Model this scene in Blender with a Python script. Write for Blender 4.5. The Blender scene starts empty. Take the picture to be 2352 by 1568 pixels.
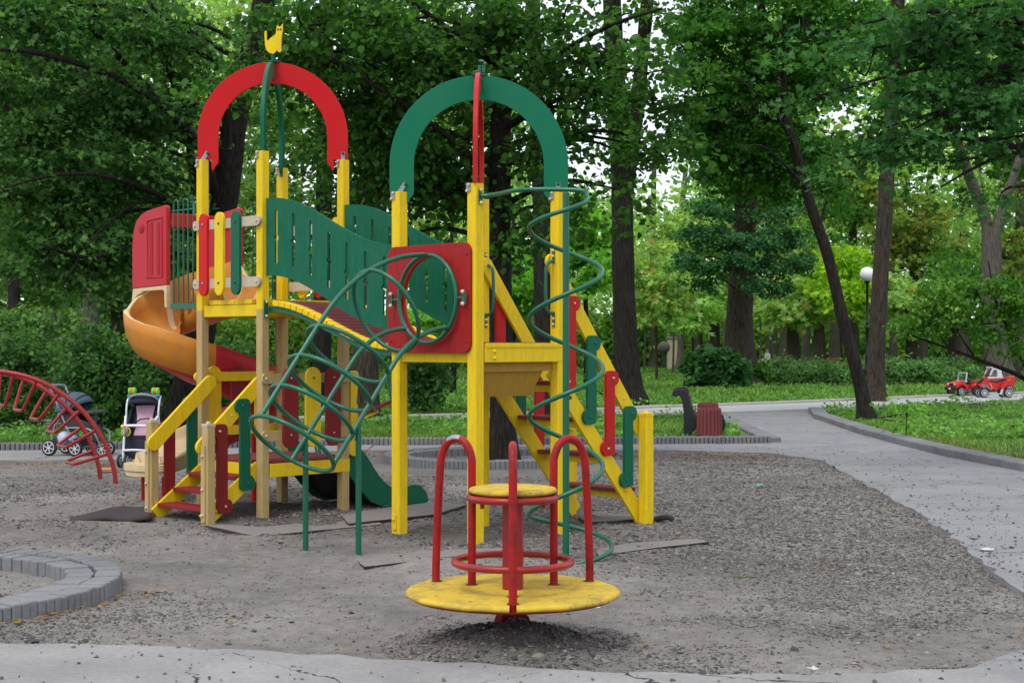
import bpy, math, random
import numpy as np
from mathutils import Vector, Matrix, geometry

random.seed(11)
RNG = np.random.default_rng(11)
R = math.radians
scene = bpy.context.scene
COL = scene.collection

# ------------------------------------------------------------------ camera
EYE = 1.5
cam_data = bpy.data.cameras.new("camera")
cam_data.sensor_width = 36.0
cam_data.lens = 3500.0 / 2352.0 * 36.0
cam_data.shift_y = 6.0 / 2352.0
cam_data.clip_start = 0.1
cam_data.clip_end = 1000.0
cam = bpy.data.objects.new("camera", cam_data)
COL.objects.link(cam)
cam.location = (0, 0, EYE)
cam.rotation_euler = (R(90), 0, 0)
scene.camera = cam

# ------------------------------------------------------------------ world and sun
world = bpy.data.worlds.new("World")
scene.world = world
world.use_nodes = True
wn = world.node_tree.nodes
wl = world.node_tree.links
bg = wn["Background"]
sky = wn.new("ShaderNodeTexSky")
sky.sky_type = 'NISHITA'
sky.sun_disc = False
sky.sun_elevation = R(58)
sky.sun_rotation = R(215)
sky.air_density = 1.0
sky.dust_density = 1.0
sky.ozone_density = 1.0
# overcast: the clear sky is mostly veiled by an even white cloud layer
veil = wn.new("ShaderNodeMix")
veil.data_type = 'RGBA'
veil.inputs[0].default_value = 0.72
veil.inputs[7].default_value = (11.0, 11.6, 12.6, 1)
wl.new(sky.outputs[0], veil.inputs[6])
wl.new(veil.outputs[2], bg.inputs[0])
bg.inputs[1].default_value = 0.10

sun_data = bpy.data.lights.new("sun", 'SUN')
sun_data.energy = 1.4
sun_data.angle = R(25)
sun_data.color = (1.0, 0.97, 0.92)
sun = bpy.data.objects.new("sun", sun_data)
COL.objects.link(sun)
sun.rotation_euler = (R(32), 0, R(-35))

scene.view_settings.view_transform = 'Standard'
scene.view_settings.look = 'None'
scene.view_settings.exposure = 0.40
scene.view_settings.gamma = 1.0
scene.cycles.use_denoising = True
scene.cycles.max_bounces = 8
scene.cycles.transparent_max_bounces = 8

# ------------------------------------------------------------------ helpers: places
FOC, YH, CX = 3500.0, 790.0, 1176.0


def pt(px, py, d):
    """A point of the place seen at photo position px, py (2352 wide) at distance d."""
    return Vector(((px - CX) / FOC * d, d, EYE - (py - YH) / FOC * d))


def gp(px, py, z=0.0):
    d = (EYE - z) * FOC / (py - YH)
    return Vector(((px - CX) / FOC * d, d, z))


def smooth_path(pts, n=8, closed=False):
    """Catmull-Rom through the points."""
    P = [Vector(p) for p in pts]
    out = []
    m = len(P)
    rng = range(m if closed else m - 1)
    for i in rng:
        if closed:
            p0, p1, p2, p3 = P[(i - 1) % m], P[i], P[(i + 1) % m], P[(i + 2) % m]
        else:
            p1, p2 = P[i], P[i + 1]
            p0 = P[i - 1] if i > 0 else p1 * 2 - p2
            p3 = P[i + 2] if i + 2 < m else p2 * 2 - p1
        for k in range(n):
            t = k / n
            out.append(0.5 * ((2 * p1) + (p2 - p0) * t + (2 * p0 - 5 * p1 + 4 * p2 - p3) * t * t
                              + (3 * p1 - p0 - 3 * p2 + p3) * t ** 3))
    if not closed:
        out.append(P[-1])
    return out


# ------------------------------------------------------------------ helpers: materials
MATS = {}


def new_mat(name):
    m = bpy.data.materials.new(name)
    m.use_nodes = True
    nt = m.node_tree
    b = nt.nodes["Principled BSDF"]
    return m, nt, b


def nd(nt, t, **kw):
    n = nt.nodes.new(t)
    for k, v in kw.items():
        setattr(n, k, v)
    return n


def tex_noise(nt, scale, detail=4, rough=0.55, vec=None, stretch=None, coord='Object'):
    tc = nd(nt, "ShaderNodeTexCoord")
    src = tc.outputs[coord]
    if stretch:
        mp = nd(nt, "ShaderNodeMapping")
        mp.inputs['Scale'].default_value = stretch
        nt.links.new(src, mp.inputs[0])
        src = mp.outputs[0]
    n = nd(nt, "ShaderNodeTexNoise")
    n.inputs['Scale'].default_value = scale
    n.inputs['Detail'].default_value = detail
    n.inputs['Roughness'].default_value = rough
    nt.links.new(src, n.inputs['Vector'])
    return n


def ramp(nt, src, stops):
    r = nd(nt, "ShaderNodeValToRGB")
    el = r.color_ramp.elements
    while len(el) < len(stops):
        el.new(0.5)
    for e, (p, c) in zip(el, stops):
        e.position = p
        e.color = (c, c, c, 1) if not hasattr(c, '__len__') else (*c, 1)
    nt.links.new(src, r.inputs[0])
    return r


def mixc(nt, fac, a, b, mode='MIX'):
    m = nd(nt, "ShaderNodeMix", data_type='RGBA', blend_type=mode)
    for s, v in ((m.inputs[0], fac), (m.inputs[6], a), (m.inputs[7], b)):
        if hasattr(v, 'is_linked') or isinstance(v, bpy.types.NodeSocket):
            nt.links.new(v, s)
        elif hasattr(v, '__len__'):
            s.default_value = (*v, 1)
        else:
            s.default_value = v
    return m.outputs[2]


def add_bump(nt, b, src, strength, dist):
    bp = nd(nt, "ShaderNodeBump")
    bp.inputs['Strength'].default_value = strength
    bp.inputs['Distance'].default_value = dist
    nt.links.new(src, bp.inputs['Height'])
    nt.links.new(bp.outputs[0], b.inputs['Normal'])


def paint(name, col, rough=0.4, wear=0.35, worn=None, streak=True, bump=0.15, spec=0.18):
    """Weathered paint: faded patches, grime streaks and small chips."""
    if name in MATS:
        return MATS[name]
    m, nt, b = new_mat(name)
    worn = worn or tuple(c * 0.45 + 0.02 for c in col)
    n1 = tex_noise(nt, 3.2, 6, 0.65)
    r1 = ramp(nt, n1.outputs[0], [(0.35, 0), (0.75, 1)])
    n2 = tex_noise(nt, 9, 5, 0.7, stretch=(3, 3, 0.6) if streak else (1, 1, 1))
    r2 = ramp(nt, n2.outputs[0], [(0.44, 0), (0.70, 1)])
    n3 = tex_noise(nt, 55, 3, 0.6)
    r3 = ramp(nt, n3.outputs[0], [(0.62, 0), (0.68, 1)])
    faded = tuple(min(1, c * 0.93 + 0.010) for c in col)
    c1 = mixc(nt, r1.outputs[0], col, faded)
    mul = nd(nt, "ShaderNodeMath", operation='MULTIPLY')
    mul.inputs[1].default_value = wear
    nt.links.new(r2.outputs[0], mul.inputs[0])
    c2 = mixc(nt, mul.outputs[0], c1, worn)
    mul3 = nd(nt, "ShaderNodeMath", operation='MULTIPLY')
    mul3.inputs[1].default_value = wear * 0.9
    nt.links.new(r3.outputs[0], mul3.inputs[0])
    c3 = mixc(nt, mul3.outputs[0], c2, worn)
    nt.links.new(c3, b.inputs['Base Color'])
    rr = nd(nt, "ShaderNodeMapRange")
    rr.inputs['To Min'].default_value = rough - 0.08
    rr.inputs['To Max'].default_value = rough + 0.25
    nt.links.new(n2.outputs[0], rr.inputs['Value'])
    nt.links.new(rr.outputs[0], b.inputs['Roughness'])
    b.inputs['Specular IOR Level'].default_value = spec
    add_bump(nt, b, n2.outputs[0] if streak else n3.outputs[0], bump * (2.0 if streak else 1.0), 0.006)
    MATS[name] = m
    return m


def plain(name, col, rough=0.6, metal=0.0, var=0.2, scale=12, bump=0.1):
    if name in MATS:
        return MATS[name]
    m, nt, b = new_mat(name)
    n = tex_noise(nt, scale, 5, 0.6)
    c = mixc(nt, n.outputs[0], tuple(x * (1 - var) for x in col), tuple(min(1, x * (1 + var)) for x in col))
    nt.links.new(c, b.inputs['Base Color'])
    b.inputs['Roughness'].default_value = rough
    b.inputs['Metallic'].default_value = metal
    add_bump(nt, b, n.outputs[0], bump, 0.01)
    MATS[name] = m
    return m


def leafy(name, c1, c2, trans=0.35, rough=0.5, tint=(1.5, 1.6, 0.7), extra=None):
    """Leaves: hue varies leaf by leaf; light passes through."""
    if name in MATS:
        return MATS[name]
    m, nt, b = new_mat(name)
    g = nd(nt, "ShaderNodeNewGeometry")
    stops = [(0.0, c1), (0.55, tuple((x + y) / 2 for x, y in zip(c1, c2))), (0.97, c2)]
    if extra:
        stops[2] = (0.9, c2)
        stops.append((0.97, extra))
    r = ramp(nt, g.outputs['Random Per Island'], stops)
    n = tex_noise(nt, 1.6, 4, 0.65)
    rn = ramp(nt, n.outputs[0], [(0.32, 0.55), (0.68, 1.5)])
    c = mixc(nt, 1.0, r.outputs[0], rn.outputs[0], 'MULTIPLY')
    nt.links.new(c, b.inputs['Base Color'])
    b.inputs['Roughness'].default_value = rough
    b.inputs['Specular IOR Level'].default_value = 0.12
    t = nd(nt, "ShaderNodeBsdfTranslucent")
    ct = mixc(nt, 1.0, c, tint, 'MULTIPLY')
    nt.links.new(ct, t.inputs['Color'])
    mx = nd(nt, "ShaderNodeMixShader")
    mx.inputs[0].default_value = trans
    nt.links.new(b.outputs[0], mx.inputs[1])
    nt.links.new(t.outputs[0], mx.inputs[2])
    nt.links.new(mx.outputs[0], nt.nodes['Material Output'].inputs[0])
    MATS[name] = m
    return m


def bark(name, dark, light):
    if name in MATS:
        return MATS[name]
    m, nt, b = new_mat(name)
    n = tex_noise(nt, 9, 7, 0.7, stretch=(3.0, 3.0, 0.4))
    n2 = tex_noise(nt, 1.3, 4, 0.6)
    r = ramp(nt, n.outputs[0], [(0.35, dark), (0.68, light)])
    moss = ramp(nt, n2.outputs[0], [(0.5, 0), (0.8, 0.45)])
    c = mixc(nt, moss.outputs[0], r.outputs[0], (light[0] * 0.7, light[1] * 0.85, light[2] * 0.55))
    nt.links.new(c, b.inputs['Base Color'])
    b.inputs['Roughness'].default_value = 0.9
    b.inputs['Specular IOR Level'].default_value = 0.15
    add_bump(nt, b, n.outputs[0], 1.0, 0.09)
    MATS[name] = m
    return m


# ------------------------------------------------------------------ helpers: mesh builder
ORG = [Vector((0, 0, 0))]


class MB:
    def __init__(s):
        s.v, s.f, s.m, s.sm = [], [], [], []

    def add(s, verts, faces, mi=0, smooth=False):
        o = len(s.v)
        s.v += [tuple(v) for v in verts]
        s.f += [tuple(i + o for i in f) for f in faces]
        s.m += [mi] * len(faces)
        s.sm += [smooth] * len(faces)
        return s

    def obox(s, c, ax, ay, az, mi=0):
        """Box around c with half axes ax, ay, az."""
        c, ax, ay, az = Vector(c), Vector(ax), Vector(ay), Vector(az)
        if ax.cross(ay).dot(az) < 0:
            ay = -ay
        vs = [c + ax * i + ay * j + az * k for k in (-1, 1) for i, j in ((-1, -1), (1, -1), (1, 1), (-1, 1))]
        return s.add(vs, [(3, 2, 1, 0), (4, 5, 6, 7), (0, 1, 5, 4), (1, 2, 6, 5), (2, 3, 7, 6), (3, 0, 4, 7)], mi)

    def box(s, c, size, rz=0.0, mi=0):
        a = Vector((math.cos(rz), math.sin(rz), 0)) * size[0] / 2
        b = Vector((-math.sin(rz), math.cos(rz), 0)) * size[1] / 2
        return s.obox(c, a, b, Vector((0, 0, size[2] / 2)), mi)

    def beam(s, a, b, w, h, up=(0, 0, 1), mi=0):
        a, b, up = Vector(a), Vector(b), Vector(up)
        d = (b - a)
        side = d.cross(up).normalized()
        u = side.cross(d).normalized()
        return s.obox((a + b) / 2, d / 2, side * w / 2, u * h / 2, mi)

    def tube(s, pts, r, n=10, closed=False, cap=True, mi=0, smooth=True):
        P = [Vector(p) for p in pts]
        m = len(P)
        rs = r if hasattr(r, '__len__') else [r] * m
        T = []
        for i in range(m):
            if closed:
                t = P[(i + 1) % m] - P[i - 1]
            else:
                t = P[min(i + 1, m - 1)] - P[max(i - 1, 0)]
            T.append(t.normalized())
        ref = Vector((0, 0, 1)) if abs(T[0].z) < 0.9 else Vector((1, 0, 0))
        u = T[0].cross(ref).normalized()
        vs = []
        for i in range(m):
            if i:
                u = (u - T[i] * u.dot(T[i]))
                u = u.normalized() if u.length > 1e-6 else T[i].orthogonal().normalized()
            w = T[i].cross(u)
            for k in range(n):
                a = 2 * math.pi * k / n
                vs.append(P[i] + (u * math.cos(a) + w * math.sin(a)) * rs[i])
        fs = []
        for i in range(m if closed else m - 1):
            j = (i + 1) % m
            for k in range(n):
                l = (k + 1) % n
                fs.append((i * n + k, i * n + l, j * n + l, j * n + k))
        s.add(vs, fs, mi, smooth)
        if cap and not closed:
            s.add(vs[:n], [tuple(range(n - 1, -1, -1))], mi)
            s.add(vs[-n:], [tuple(range(n))], mi)
        return s

    def lathe(s, prof, c, n=24, mi=0, smooth=True, ax=None):
        """Profile of (radius, height) turned about an axis through c."""
        c = Vector(c)
        Z = Vector(ax).normalized() if ax is not None else Vector((0, 0, 1))
        X = Z.orthogonal().normalized()
        Y = Z.cross(X)
        vs = []
        for (r, z) in prof:
            for k in range(n):
                a = 2 * math.pi * k / n
                vs.append(c + Z * z + (X * math.cos(a) + Y * math.sin(a)) * max(r, 1e-4))
        fs = []
        for i in range(len(prof) - 1):
            for k in range(n):
                l = (k + 1) % n
                fs.append((i * n + k, i * n + l, (i + 1) * n + l, (i + 1) * n + k))
        s.add(vs, fs, mi, smooth)
        s.add(vs[:n], [tuple(range(n - 1, -1, -1))], mi)
        s.add(vs[-n:], [tuple(range(n))], mi)
        return s

    def ball(s, c, r, n=10, mi=0, squash=1.0, ax=None):
        k = max(4, n // 2)
        prof = [(r * math.sin(math.pi * i / k), -r * squash * math.cos(math.pi * i / k)) for i in range(k + 1)]
        return s.lathe(prof, c, n, mi, True, ax)

    def plate(s, outline, O, X, Y, t, holes=(), mi=0, edge=None):
        """A flat board: 2D outline in the plane O, X, Y with real thickness t and holes."""
        O, X, Y = Vector(O), Vector(X).normalized(), Vector(Y).normalized()
        N = X.cross(Y).normalized()
        loops = [list(outline)] + [list(h) for h in holes]

        def area(l):
            return sum(a[0] * b[1] - b[0] * a[1] for a, b in zip(l, l[1:] + l[:1]))
        loops = [(l if (area(l) > 0) == (i == 0) else l[::-1]) for i, l in enumerate(loops)]
        tris = geometry.tessellate_polygon([[Vector((p[0], p[1], 0)) for p in l] for l in loops])
        flat = [p for l in loops for p in l]
        n = len(flat)
        vs = [O + X * p[0] + Y * p[1] + N * (t / 2) for p in flat] + [O + X * p[0] + Y * p[1] - N * (t / 2) for p in flat]
        top, bot = [], []
        for a, b, c in tris:
            pa, pb, pc = flat[a], flat[b], flat[c]
            ar = (pb[0] - pa[0]) * (pc[1] - pa[1]) - (pc[0] - pa[0]) * (pb[1] - pa[1])
            if ar < 0:
                b, c = c, b
            top.append((a, b, c))
            bot.append((c + n, b + n, a + n))
        s.add(vs, top + bot, mi)
        sides, o = [], 0
        for l in loops:
            k = len(l)
            for i in range(k):
                j = (i + 1) % k
                sides.append((o + i, o + i + n, o + j + n, o + j))
            o += k
        base = len(s.v) - len(vs)
        s.f += [tuple(i + base for i in f) for f in sides]
        s.m += [mi if edge is None else edge] * len(sides)
        s.sm += [False] * len(sides)
        return s

    def prism(s, poly, z0, z1, mi=0, C=(0, 0), mis=None):
        n = len(poly)
        vs = [(C[0] + p[0], C[1] + p[1], z0) for p in poly] + [(C[0] + p[0], C[1] + p[1], z1) for p in poly]
        fs = [(i, (i + 1) % n, (i + 1) % n + n, i + n) for i in range(n)]
        s.add(vs, fs + [tuple(range(n - 1, -1, -1)), tuple(range(n, 2 * n))], mi)
        return s

    def build(s, name, mats, parent=None, bevel=0.0, seg=2):
        me = bpy.data.meshes.new(name)
        o = ORG[0]
        me.from_pydata([(v[0] - o.x, v[1] - o.y, v[2] - o.z) for v in s.v], [], s.f)
        if not isinstance(mats, (list, tuple)):
            mats = [mats]
        for m in mats:
            me.materials.append(m)
        me.polygons.foreach_set('material_index', s.m)
        me.polygons.foreach_set('use_smooth', s.sm)
        me.update()
        ob = bpy.data.objects.new(name, me)
        COL.objects.link(ob)
        if parent is not None:
            ob.parent = parent
        else:
            ob.location = o
        if bevel:
            bv = ob.modifiers.new('bevel', 'BEVEL')
            bv.width = bevel
            bv.segments = seg
            bv.limit_method = 'ANGLE'
            bv.angle_limit = R(40)
        return ob


def fast_mesh(name, V, F, mats, parent=None, mi=None, smooth=False):
    """Big meshes: V (n,3) in place coordinates, F (m,k) with the same number of corners."""
    o = ORG[0]
    V = np.asarray(V, dtype=np.float32) - np.array(o[:], dtype=np.float32)
    F = np.asarray(F, dtype=np.int32)
    me = bpy.data.meshes.new(name)
    me.vertices.add(len(V))
    me.vertices.foreach_set('co', V.ravel())
    k = F.shape[1]
    me.loops.add(F.size)
    me.loops.foreach_set('vertex_index', F.ravel())
    me.polygons.add(len(F))
    me.polygons.foreach_set('loop_start', np.arange(0, F.size, k, dtype=np.int32))
    if not isinstance(mats, (list, tuple)):
        mats = [mats]
    for m in mats:
        me.materials.append(m)
    if mi is not None:
        me.polygons.foreach_set('material_index', np.asarray(mi, dtype=np.int32))
    me.polygons.foreach_set('use_smooth', np.full(len(F), smooth))
    me.update(calc_edges=True)
    ob = bpy.data.objects.new(name, me)
    COL.objects.link(ob)
    if parent is not None:
        ob.parent = parent
    else:
        ob.location = o
    return ob


def tag(o, label=None, cat=None, group=None, kind=None):
    if label:
        o['label'] = label
    if cat:
        o['category'] = cat
    if group:
        o['group'] = group
    if kind:
        o['kind'] = kind
    return o


def thing(name, label, cat, loc, group=None):
    """An Empty at the thing's base; what is built next is measured from it."""
    o = bpy.data.objects.new(name, None)
    COL.objects.link(o)
    o.empty_display_size = 0.2
    o.location = loc
    ORG[0] = Vector(loc)
    return tag(o, label, cat, group)


def world_origin():
    ORG[0] = Vector((0, 0, 0))


def arc2(cx, cy, r, a0, a1, n, ry=None):
    ry = r if ry is None else ry
    return [(cx + r * math.cos(R(a0 + (a1 - a0) * i / n)), cy + ry * math.sin(R(a0 + (a1 - a0) * i / n))) for i in range(n + 1)]


def vnoise(x, y, seed=0):
    """Smooth value noise for height fields."""
    rs = np.random.RandomState(seed)
    tab = rs.rand(256, 256)
    xi, yi = np.floor(x).astype(int), np.floor(y).astype(int)
    fx, fy = x - xi, y - yi
    fx, fy = fx * fx * (3 - 2 * fx), fy * fy * (3 - 2 * fy)
    a = tab[xi % 256, yi % 256]
    b = tab[(xi + 1) % 256, yi % 256]
    c = tab[xi % 256, (yi + 1) % 256]
    d = tab[(xi + 1) % 256, (yi + 1) % 256]
    return (a * (1 - fx) + b * fx) * (1 - fy) + (c * (1 - fx) + d * fx) * fy


# ------------------------------------------------------------------ colours
YEL = paint("yellow_paint", (0.82, 0.565, 0.008), 0.45, 0.34, (0.40, 0.25, 0.04))
TAN = paint("faded_tan_paint", (0.50, 0.36, 0.15), 0.6, 0.45, (0.26, 0.19, 0.10))
RED = paint("red_paint", (0.50, 0.010, 0.008), 0.38, 0.42, (0.20, 0.014, 0.012))
DRED = paint("dark_red_paint", (0.23, 0.014, 0.014), 0.5, 0.4, (0.12, 0.02, 0.02))
ARED = paint("bright_red_board", (0.58, 0.004, 0.006), 0.34, 0.12, (0.35, 0.02, 0.02), False)
GRN = paint("green_paint", (0.002, 0.115, 0.054), 0.36, 0.35, (0.002, 0.07, 0.045))
AGRN = paint("green_board", (0.001, 0.155, 0.075), 0.38, 0.15, (0.01, 0.10, 0.06), False)
GTUBE = paint("green_tube_enamel", (0.001, 0.11, 0.054), 0.22, 0.12, (0.01, 0.05, 0.04), False, 0.05, 0.45)
RTUBE = paint("red_tube_enamel", (0.33, 0.010, 0.010), 0.28, 0.45, (0.10, 0.015, 0.015), False, 0.08, 0.45)
DECK = paint("worn_red_boards", (0.22, 0.035, 0.035), 0.65, 0.6, (0.16, 0.10, 0.09))
CREAM = paint("worn_cream_rail", (0.52, 0.46, 0.33), 0.55, 0.5, (0.30, 0.25, 0.19))
BOLT = plain("bolt_cap", (0.55, 0.47, 0.25), 0.4)
STEEL = plain("galvanised_steel", (0.30, 0.31, 0.33), 0.45, 0.7)
ORANGE = paint("orange_plastic", (0.56, 0.21, 0.025), 0.42, 0.55, (0.34, 0.17, 0.06), False)
PCREAM = paint("cream_plastic", (0.66, 0.52, 0.30), 0.35, 0.35, (0.38, 0.25, 0.12), False)
PRED = paint("red_plastic", (0.50, 0.022, 0.035), 0.32, 0.2, (0.35, 0.06, 0.07), False)
BLACK = plain("black_iron", (0.012, 0.012, 0.014), 0.4)
RUBBER = plain("black_rubber", (0.02, 0.02, 0.021), 0.8)
# ------------------------------------------------------------------ the setting: ground
def sand_mat():
    m, nt, b = new_mat("sand_and_gravel")
    n1 = tex_noise(nt, 0.55, 6, 0.62)
    n2 = tex_noise(nt, 9, 8, 0.7)
    n3 = tex_noise(nt, 70, 4, 0.7)
    r1 = ramp(nt, n1.outputs[0], [(0.35, (0.335, 0.305, 0.28)), (0.68, (0.18, 0.162, 0.147))])
    r2 = ramp(nt, n2.outputs[0], [(0.38, 0.8), (0.62, 1.08)])
    r3 = ramp(nt, n3.outputs[0], [(0.3, 0.78), (0.62, 1.1)])
    c = mixc(nt, 1.0, r1.outputs[0], r2.outputs[0], 'MULTIPLY')
    c = mixc(nt, 1.0, c, r3.outputs[0], 'MULTIPLY')
    # darker ground under the towers, dark soil on the spinner's mound
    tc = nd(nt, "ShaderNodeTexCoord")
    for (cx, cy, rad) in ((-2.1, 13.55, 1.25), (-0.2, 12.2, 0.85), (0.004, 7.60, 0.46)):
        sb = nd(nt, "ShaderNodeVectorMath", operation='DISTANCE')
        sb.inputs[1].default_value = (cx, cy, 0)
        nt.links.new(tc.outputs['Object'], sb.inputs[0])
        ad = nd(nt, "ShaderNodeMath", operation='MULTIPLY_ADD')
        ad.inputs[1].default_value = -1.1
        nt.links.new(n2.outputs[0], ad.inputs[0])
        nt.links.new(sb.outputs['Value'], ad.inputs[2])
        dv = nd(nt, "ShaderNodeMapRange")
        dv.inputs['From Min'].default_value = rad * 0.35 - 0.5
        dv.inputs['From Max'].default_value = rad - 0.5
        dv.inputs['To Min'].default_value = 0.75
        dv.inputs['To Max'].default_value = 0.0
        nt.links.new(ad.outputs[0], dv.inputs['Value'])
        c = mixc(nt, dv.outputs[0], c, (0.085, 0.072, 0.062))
    nt.links.new(c, b.inputs['Base Color'])
    b.inputs['Roughness'].default_value = 0.95
    b.inputs['Specular IOR Level'].default_value = 0.1
    add_bump(nt, b, n3.outputs[0], 0.8, 0.03)
    return m


def concrete(name, c1, c2, crack=0.0, cell=0.9):
    m, nt, b = new_mat(name)
    n1 = tex_noise(nt, 1.2, 6, 0.65)
    n2 = tex_noise(nt, 30, 5, 0.7)
    r1 = ramp(nt, n1.outputs[0], [(0.3, c1), (0.7, c2)])
    r2 = ramp(nt, n2.outputs[0], [(0.3, 0.82), (0.7, 1.1)])
    c = mixc(nt, 1.0, r1.outputs[0], r2.outputs[0], 'MULTIPLY')
    h = n2.outputs[0]
    if crack:
        tc = nd(nt, "ShaderNodeTexCoord")
        nw = tex_noise(nt, 3.0, 4, 0.6)
        ad = mixc(nt, 0.22, tc.outputs['Object'], nw.outputs[1])
        v = nd(nt, "ShaderNodeTexVoronoi", feature='DISTANCE_TO_EDGE')
        v.inputs['Scale'].default_value = 1.0 / cell
        nt.links.new(ad, v.inputs['Vector'])
        nb = tex_noise(nt, 1.7, 2, 0.5)
        wd = ramp(nt, nb.outputs[0], [(0.42, 0.0), (0.6, crack)])
        lt = nd(nt, "ShaderNodeMath", operation='LESS_THAN')
        nt.links.new(v.outputs['Distance'], lt.inputs[0])
        nt.links.new(wd.outputs[0], lt.inputs[1])
        c = mixc(nt, lt.outputs[0], c, (0.045, 0.042, 0.04))
    nt.links.new(c, b.inputs['Base Color'])
    b.inputs['Roughness'].default_value = 0.85
    b.inputs['Specular IOR Level'].default_value = 0.2
    add_bump(nt, b, h, 0.35, 0.01)
    return m


def soil_mat():
    m, nt, b = new_mat("lawn_soil")
    n1 = tex_noise(nt, 0.5, 6, 0.7)
    n2 = tex_noise(nt, 14, 5, 0.7)
    r1 = ramp(nt, n1.outputs[0], [(0.3, (0.045, 0.085, 0.022)), (0.62, (0.06, 0.10, 0.03)), (0.78, (0.12, 0.10, 0.07))])
    r2 = ramp(nt, n2.outputs[0], [(0.3, 0.6), (0.7, 1.25)])
    c = mixc(nt, 1.0, r1.outputs[0], r2.outputs[0], 'MULTIPLY')
    nt.links.new(c, b.inputs['Base Color'])
    b.inputs['Roughness'].default_value = 0.95
    b.inputs['Specular IOR Level'].default_value = 0.05
    return m


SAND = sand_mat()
PAVE = concrete("path_paving", (0.215, 0.208, 0.210), (0.285, 0.278, 0.280), 0.014, 0.34)
SLAB = concrete("slab_concrete", (0.225, 0.212, 0.203), (0.32, 0.305, 0.294), 0.006, 1.1)
KERB = concrete("kerb_concrete", (0.145, 0.143, 0.147), (0.235, 0.232, 0.236))
LPATH = concrete("pale_path", (0.38, 0.37, 0.36), (0.47, 0.46, 0.45))
SOIL = soil_mat()

SPIN = gp(1178, 1480)                      # foot of the spinner
RING_L = Vector((-3.81, 9.07, 0))          # left brick ring
RING_T = Vector((-0.27, 18.9, 0))          # brick ring round the tree


def sand_z(x, y):
    z = (vnoise(x * 1.3, y * 1.3, 1) - 0.5) * 0.045 + (vnoise(x * 5, y * 5, 2) - 0.5) * 0.022 + (vnoise(x * 19, y * 19, 6) - 0.5) * 0.012
    d = np.hypot(x - SPIN.x, (y - SPIN.y) * 1.0)
    z = z * np.clip((d - 0.1), 0.5, 1) + 0.150 * np.clip(1 - (np.hypot(x - SPIN.x, y - SPIN.y + 0.12) / 0.52) ** 1.2, 0, 1) * (0.72 + 0.42 * vnoise(x * 11, y * 11, 3))
    for cx, cy, rr, h in ((-2.15, 13.7, 1.15, 0.05), (-0.26, 12.0, 0.8, 0.03), (-0.27, 18.9, 2.1, 0.10)):
        dd = np.hypot(x - cx, y - cy)
        z = z + h * np.clip(1 - dd / rr, 0, 1) * vnoise(x * 4 + 9, y * 4, 4)
    return z


# base sheet to the horizon
gx = np.linspace(-1, 1, 81)
gx = np.sign(gx) * np.abs(gx) ** 2.2 * 400
gy = np.concatenate([np.linspace(-300, 0, 12), np.linspace(4, 110, 60), np.linspace(130, 600, 14)])
X, Y = np.meshgrid(gx, gy)
Z = -0.03 + 0.0 * X
V = np.stack([X, Y, Z], -1).reshape(-1, 3)
nx, ny = len(gx), len(gy)
idx = np.arange(nx * ny).reshape(ny, nx)
F4 = np.stack([idx[:-1, :-1], idx[:-1, 1:], idx[1:, 1:], idx[1:, :-1]], -1).reshape(-1, 4)
world_origin()
tag(fast_mesh("ground", V, F4, SOIL, smooth=True), kind="structure")

# lawns a little above it, gently uneven
def sheet(name, x0, x1, y0, y1, step, zf, mat, mask=None):
    xs = np.arange(x0, x1 + step, step)
    ys = np.arange(y0, y1 + step, step)
    X, Y = np.meshgrid(xs, ys)
    Z = zf(X, Y)
    V = np.stack([X, Y, Z], -1).reshape(-1, 3)
    ny, nx = X.shape
    idx = np.arange(nx * ny).reshape(ny, nx)
    F = np.stack([idx[:-1, :-1], idx[:-1, 1:], idx[1:, 1:], idx[1:, :-1]], -1).reshape(-1, 4)
    if mask is not None:
        c = V[F].mean(1)
        F = F[mask(c[:, 0], c[:, 1])]
        used, inv = np.unique(F, return_inverse=True)
        V, F = V[used], inv.reshape(-1, 4)
    return tag(fast_mesh(name, V, F, mat, smooth=True), kind="structure")


PLAY_EDGE = [(-12, 7.6), (-4.5, 7.5), (-2.52, 7.5), (-1.64, 7.39), (-0.5, 7.09), (0.435, 6.82), (1.3, 6.75), (2.12, 6.92), (2.47, 7.34),
             (2.9, 8.2), (3.01, 8.97), (3.34, 11.4), (3.55, 13.46), (3.74, 16.4), (3.92, 19.3), (3.5, 20.6), (1.98, 21.3), (0, 21.3),
             (-2, 21.2), (-3.2, 20.4), (-5, 19.4), (-7, 19.25), (-12, 19.0)]


def in_poly(x, y, poly):
    x, y = np.asarray(x, float), np.asarray(y, float)
    inside = np.zeros(x.shape, bool)
    n = len(poly)
    for i in range(n):
        x1, y1 = poly[i]
        x2, y2 = poly[(i + 1) % n]
        c = ((y1 > y) != (y2 > y)) & (x < (x2 - x1) * (y - y1) / (y2 - y1 + 1e-12) + x1)
        inside ^= c
    return inside


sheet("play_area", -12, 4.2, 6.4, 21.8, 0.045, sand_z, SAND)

# paving: one slab polygon round the play area, its edge standing a little proud of the sand
def poly_sheet(name, poly, z, mat, depth=0.05, holes=()):
    mb = MB()
    mb.plate(poly, (0, 0, z - depth / 2), (1, 0, 0), (0, 1, 0), depth, holes)
    return tag(mb.build(name, mat), kind="structure")


def jitter_edge(pts, n, amp, seed):
    rs = np.random.RandomState(seed)
    out = []
    for (x0, y0), (x1, y1) in zip(pts, pts[1:]):
        k = max(1, int(math.hypot(x1 - x0, y1 - y0) / n))
        for i in range(k):
            t = i / k
            out.append((x0 + (x1 - x0) * t + rs.uniform(-amp, amp), y0 + (y1 - y0) * t + rs.uniform(-amp, amp)))
    out.append(pts[-1])
    return out


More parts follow.
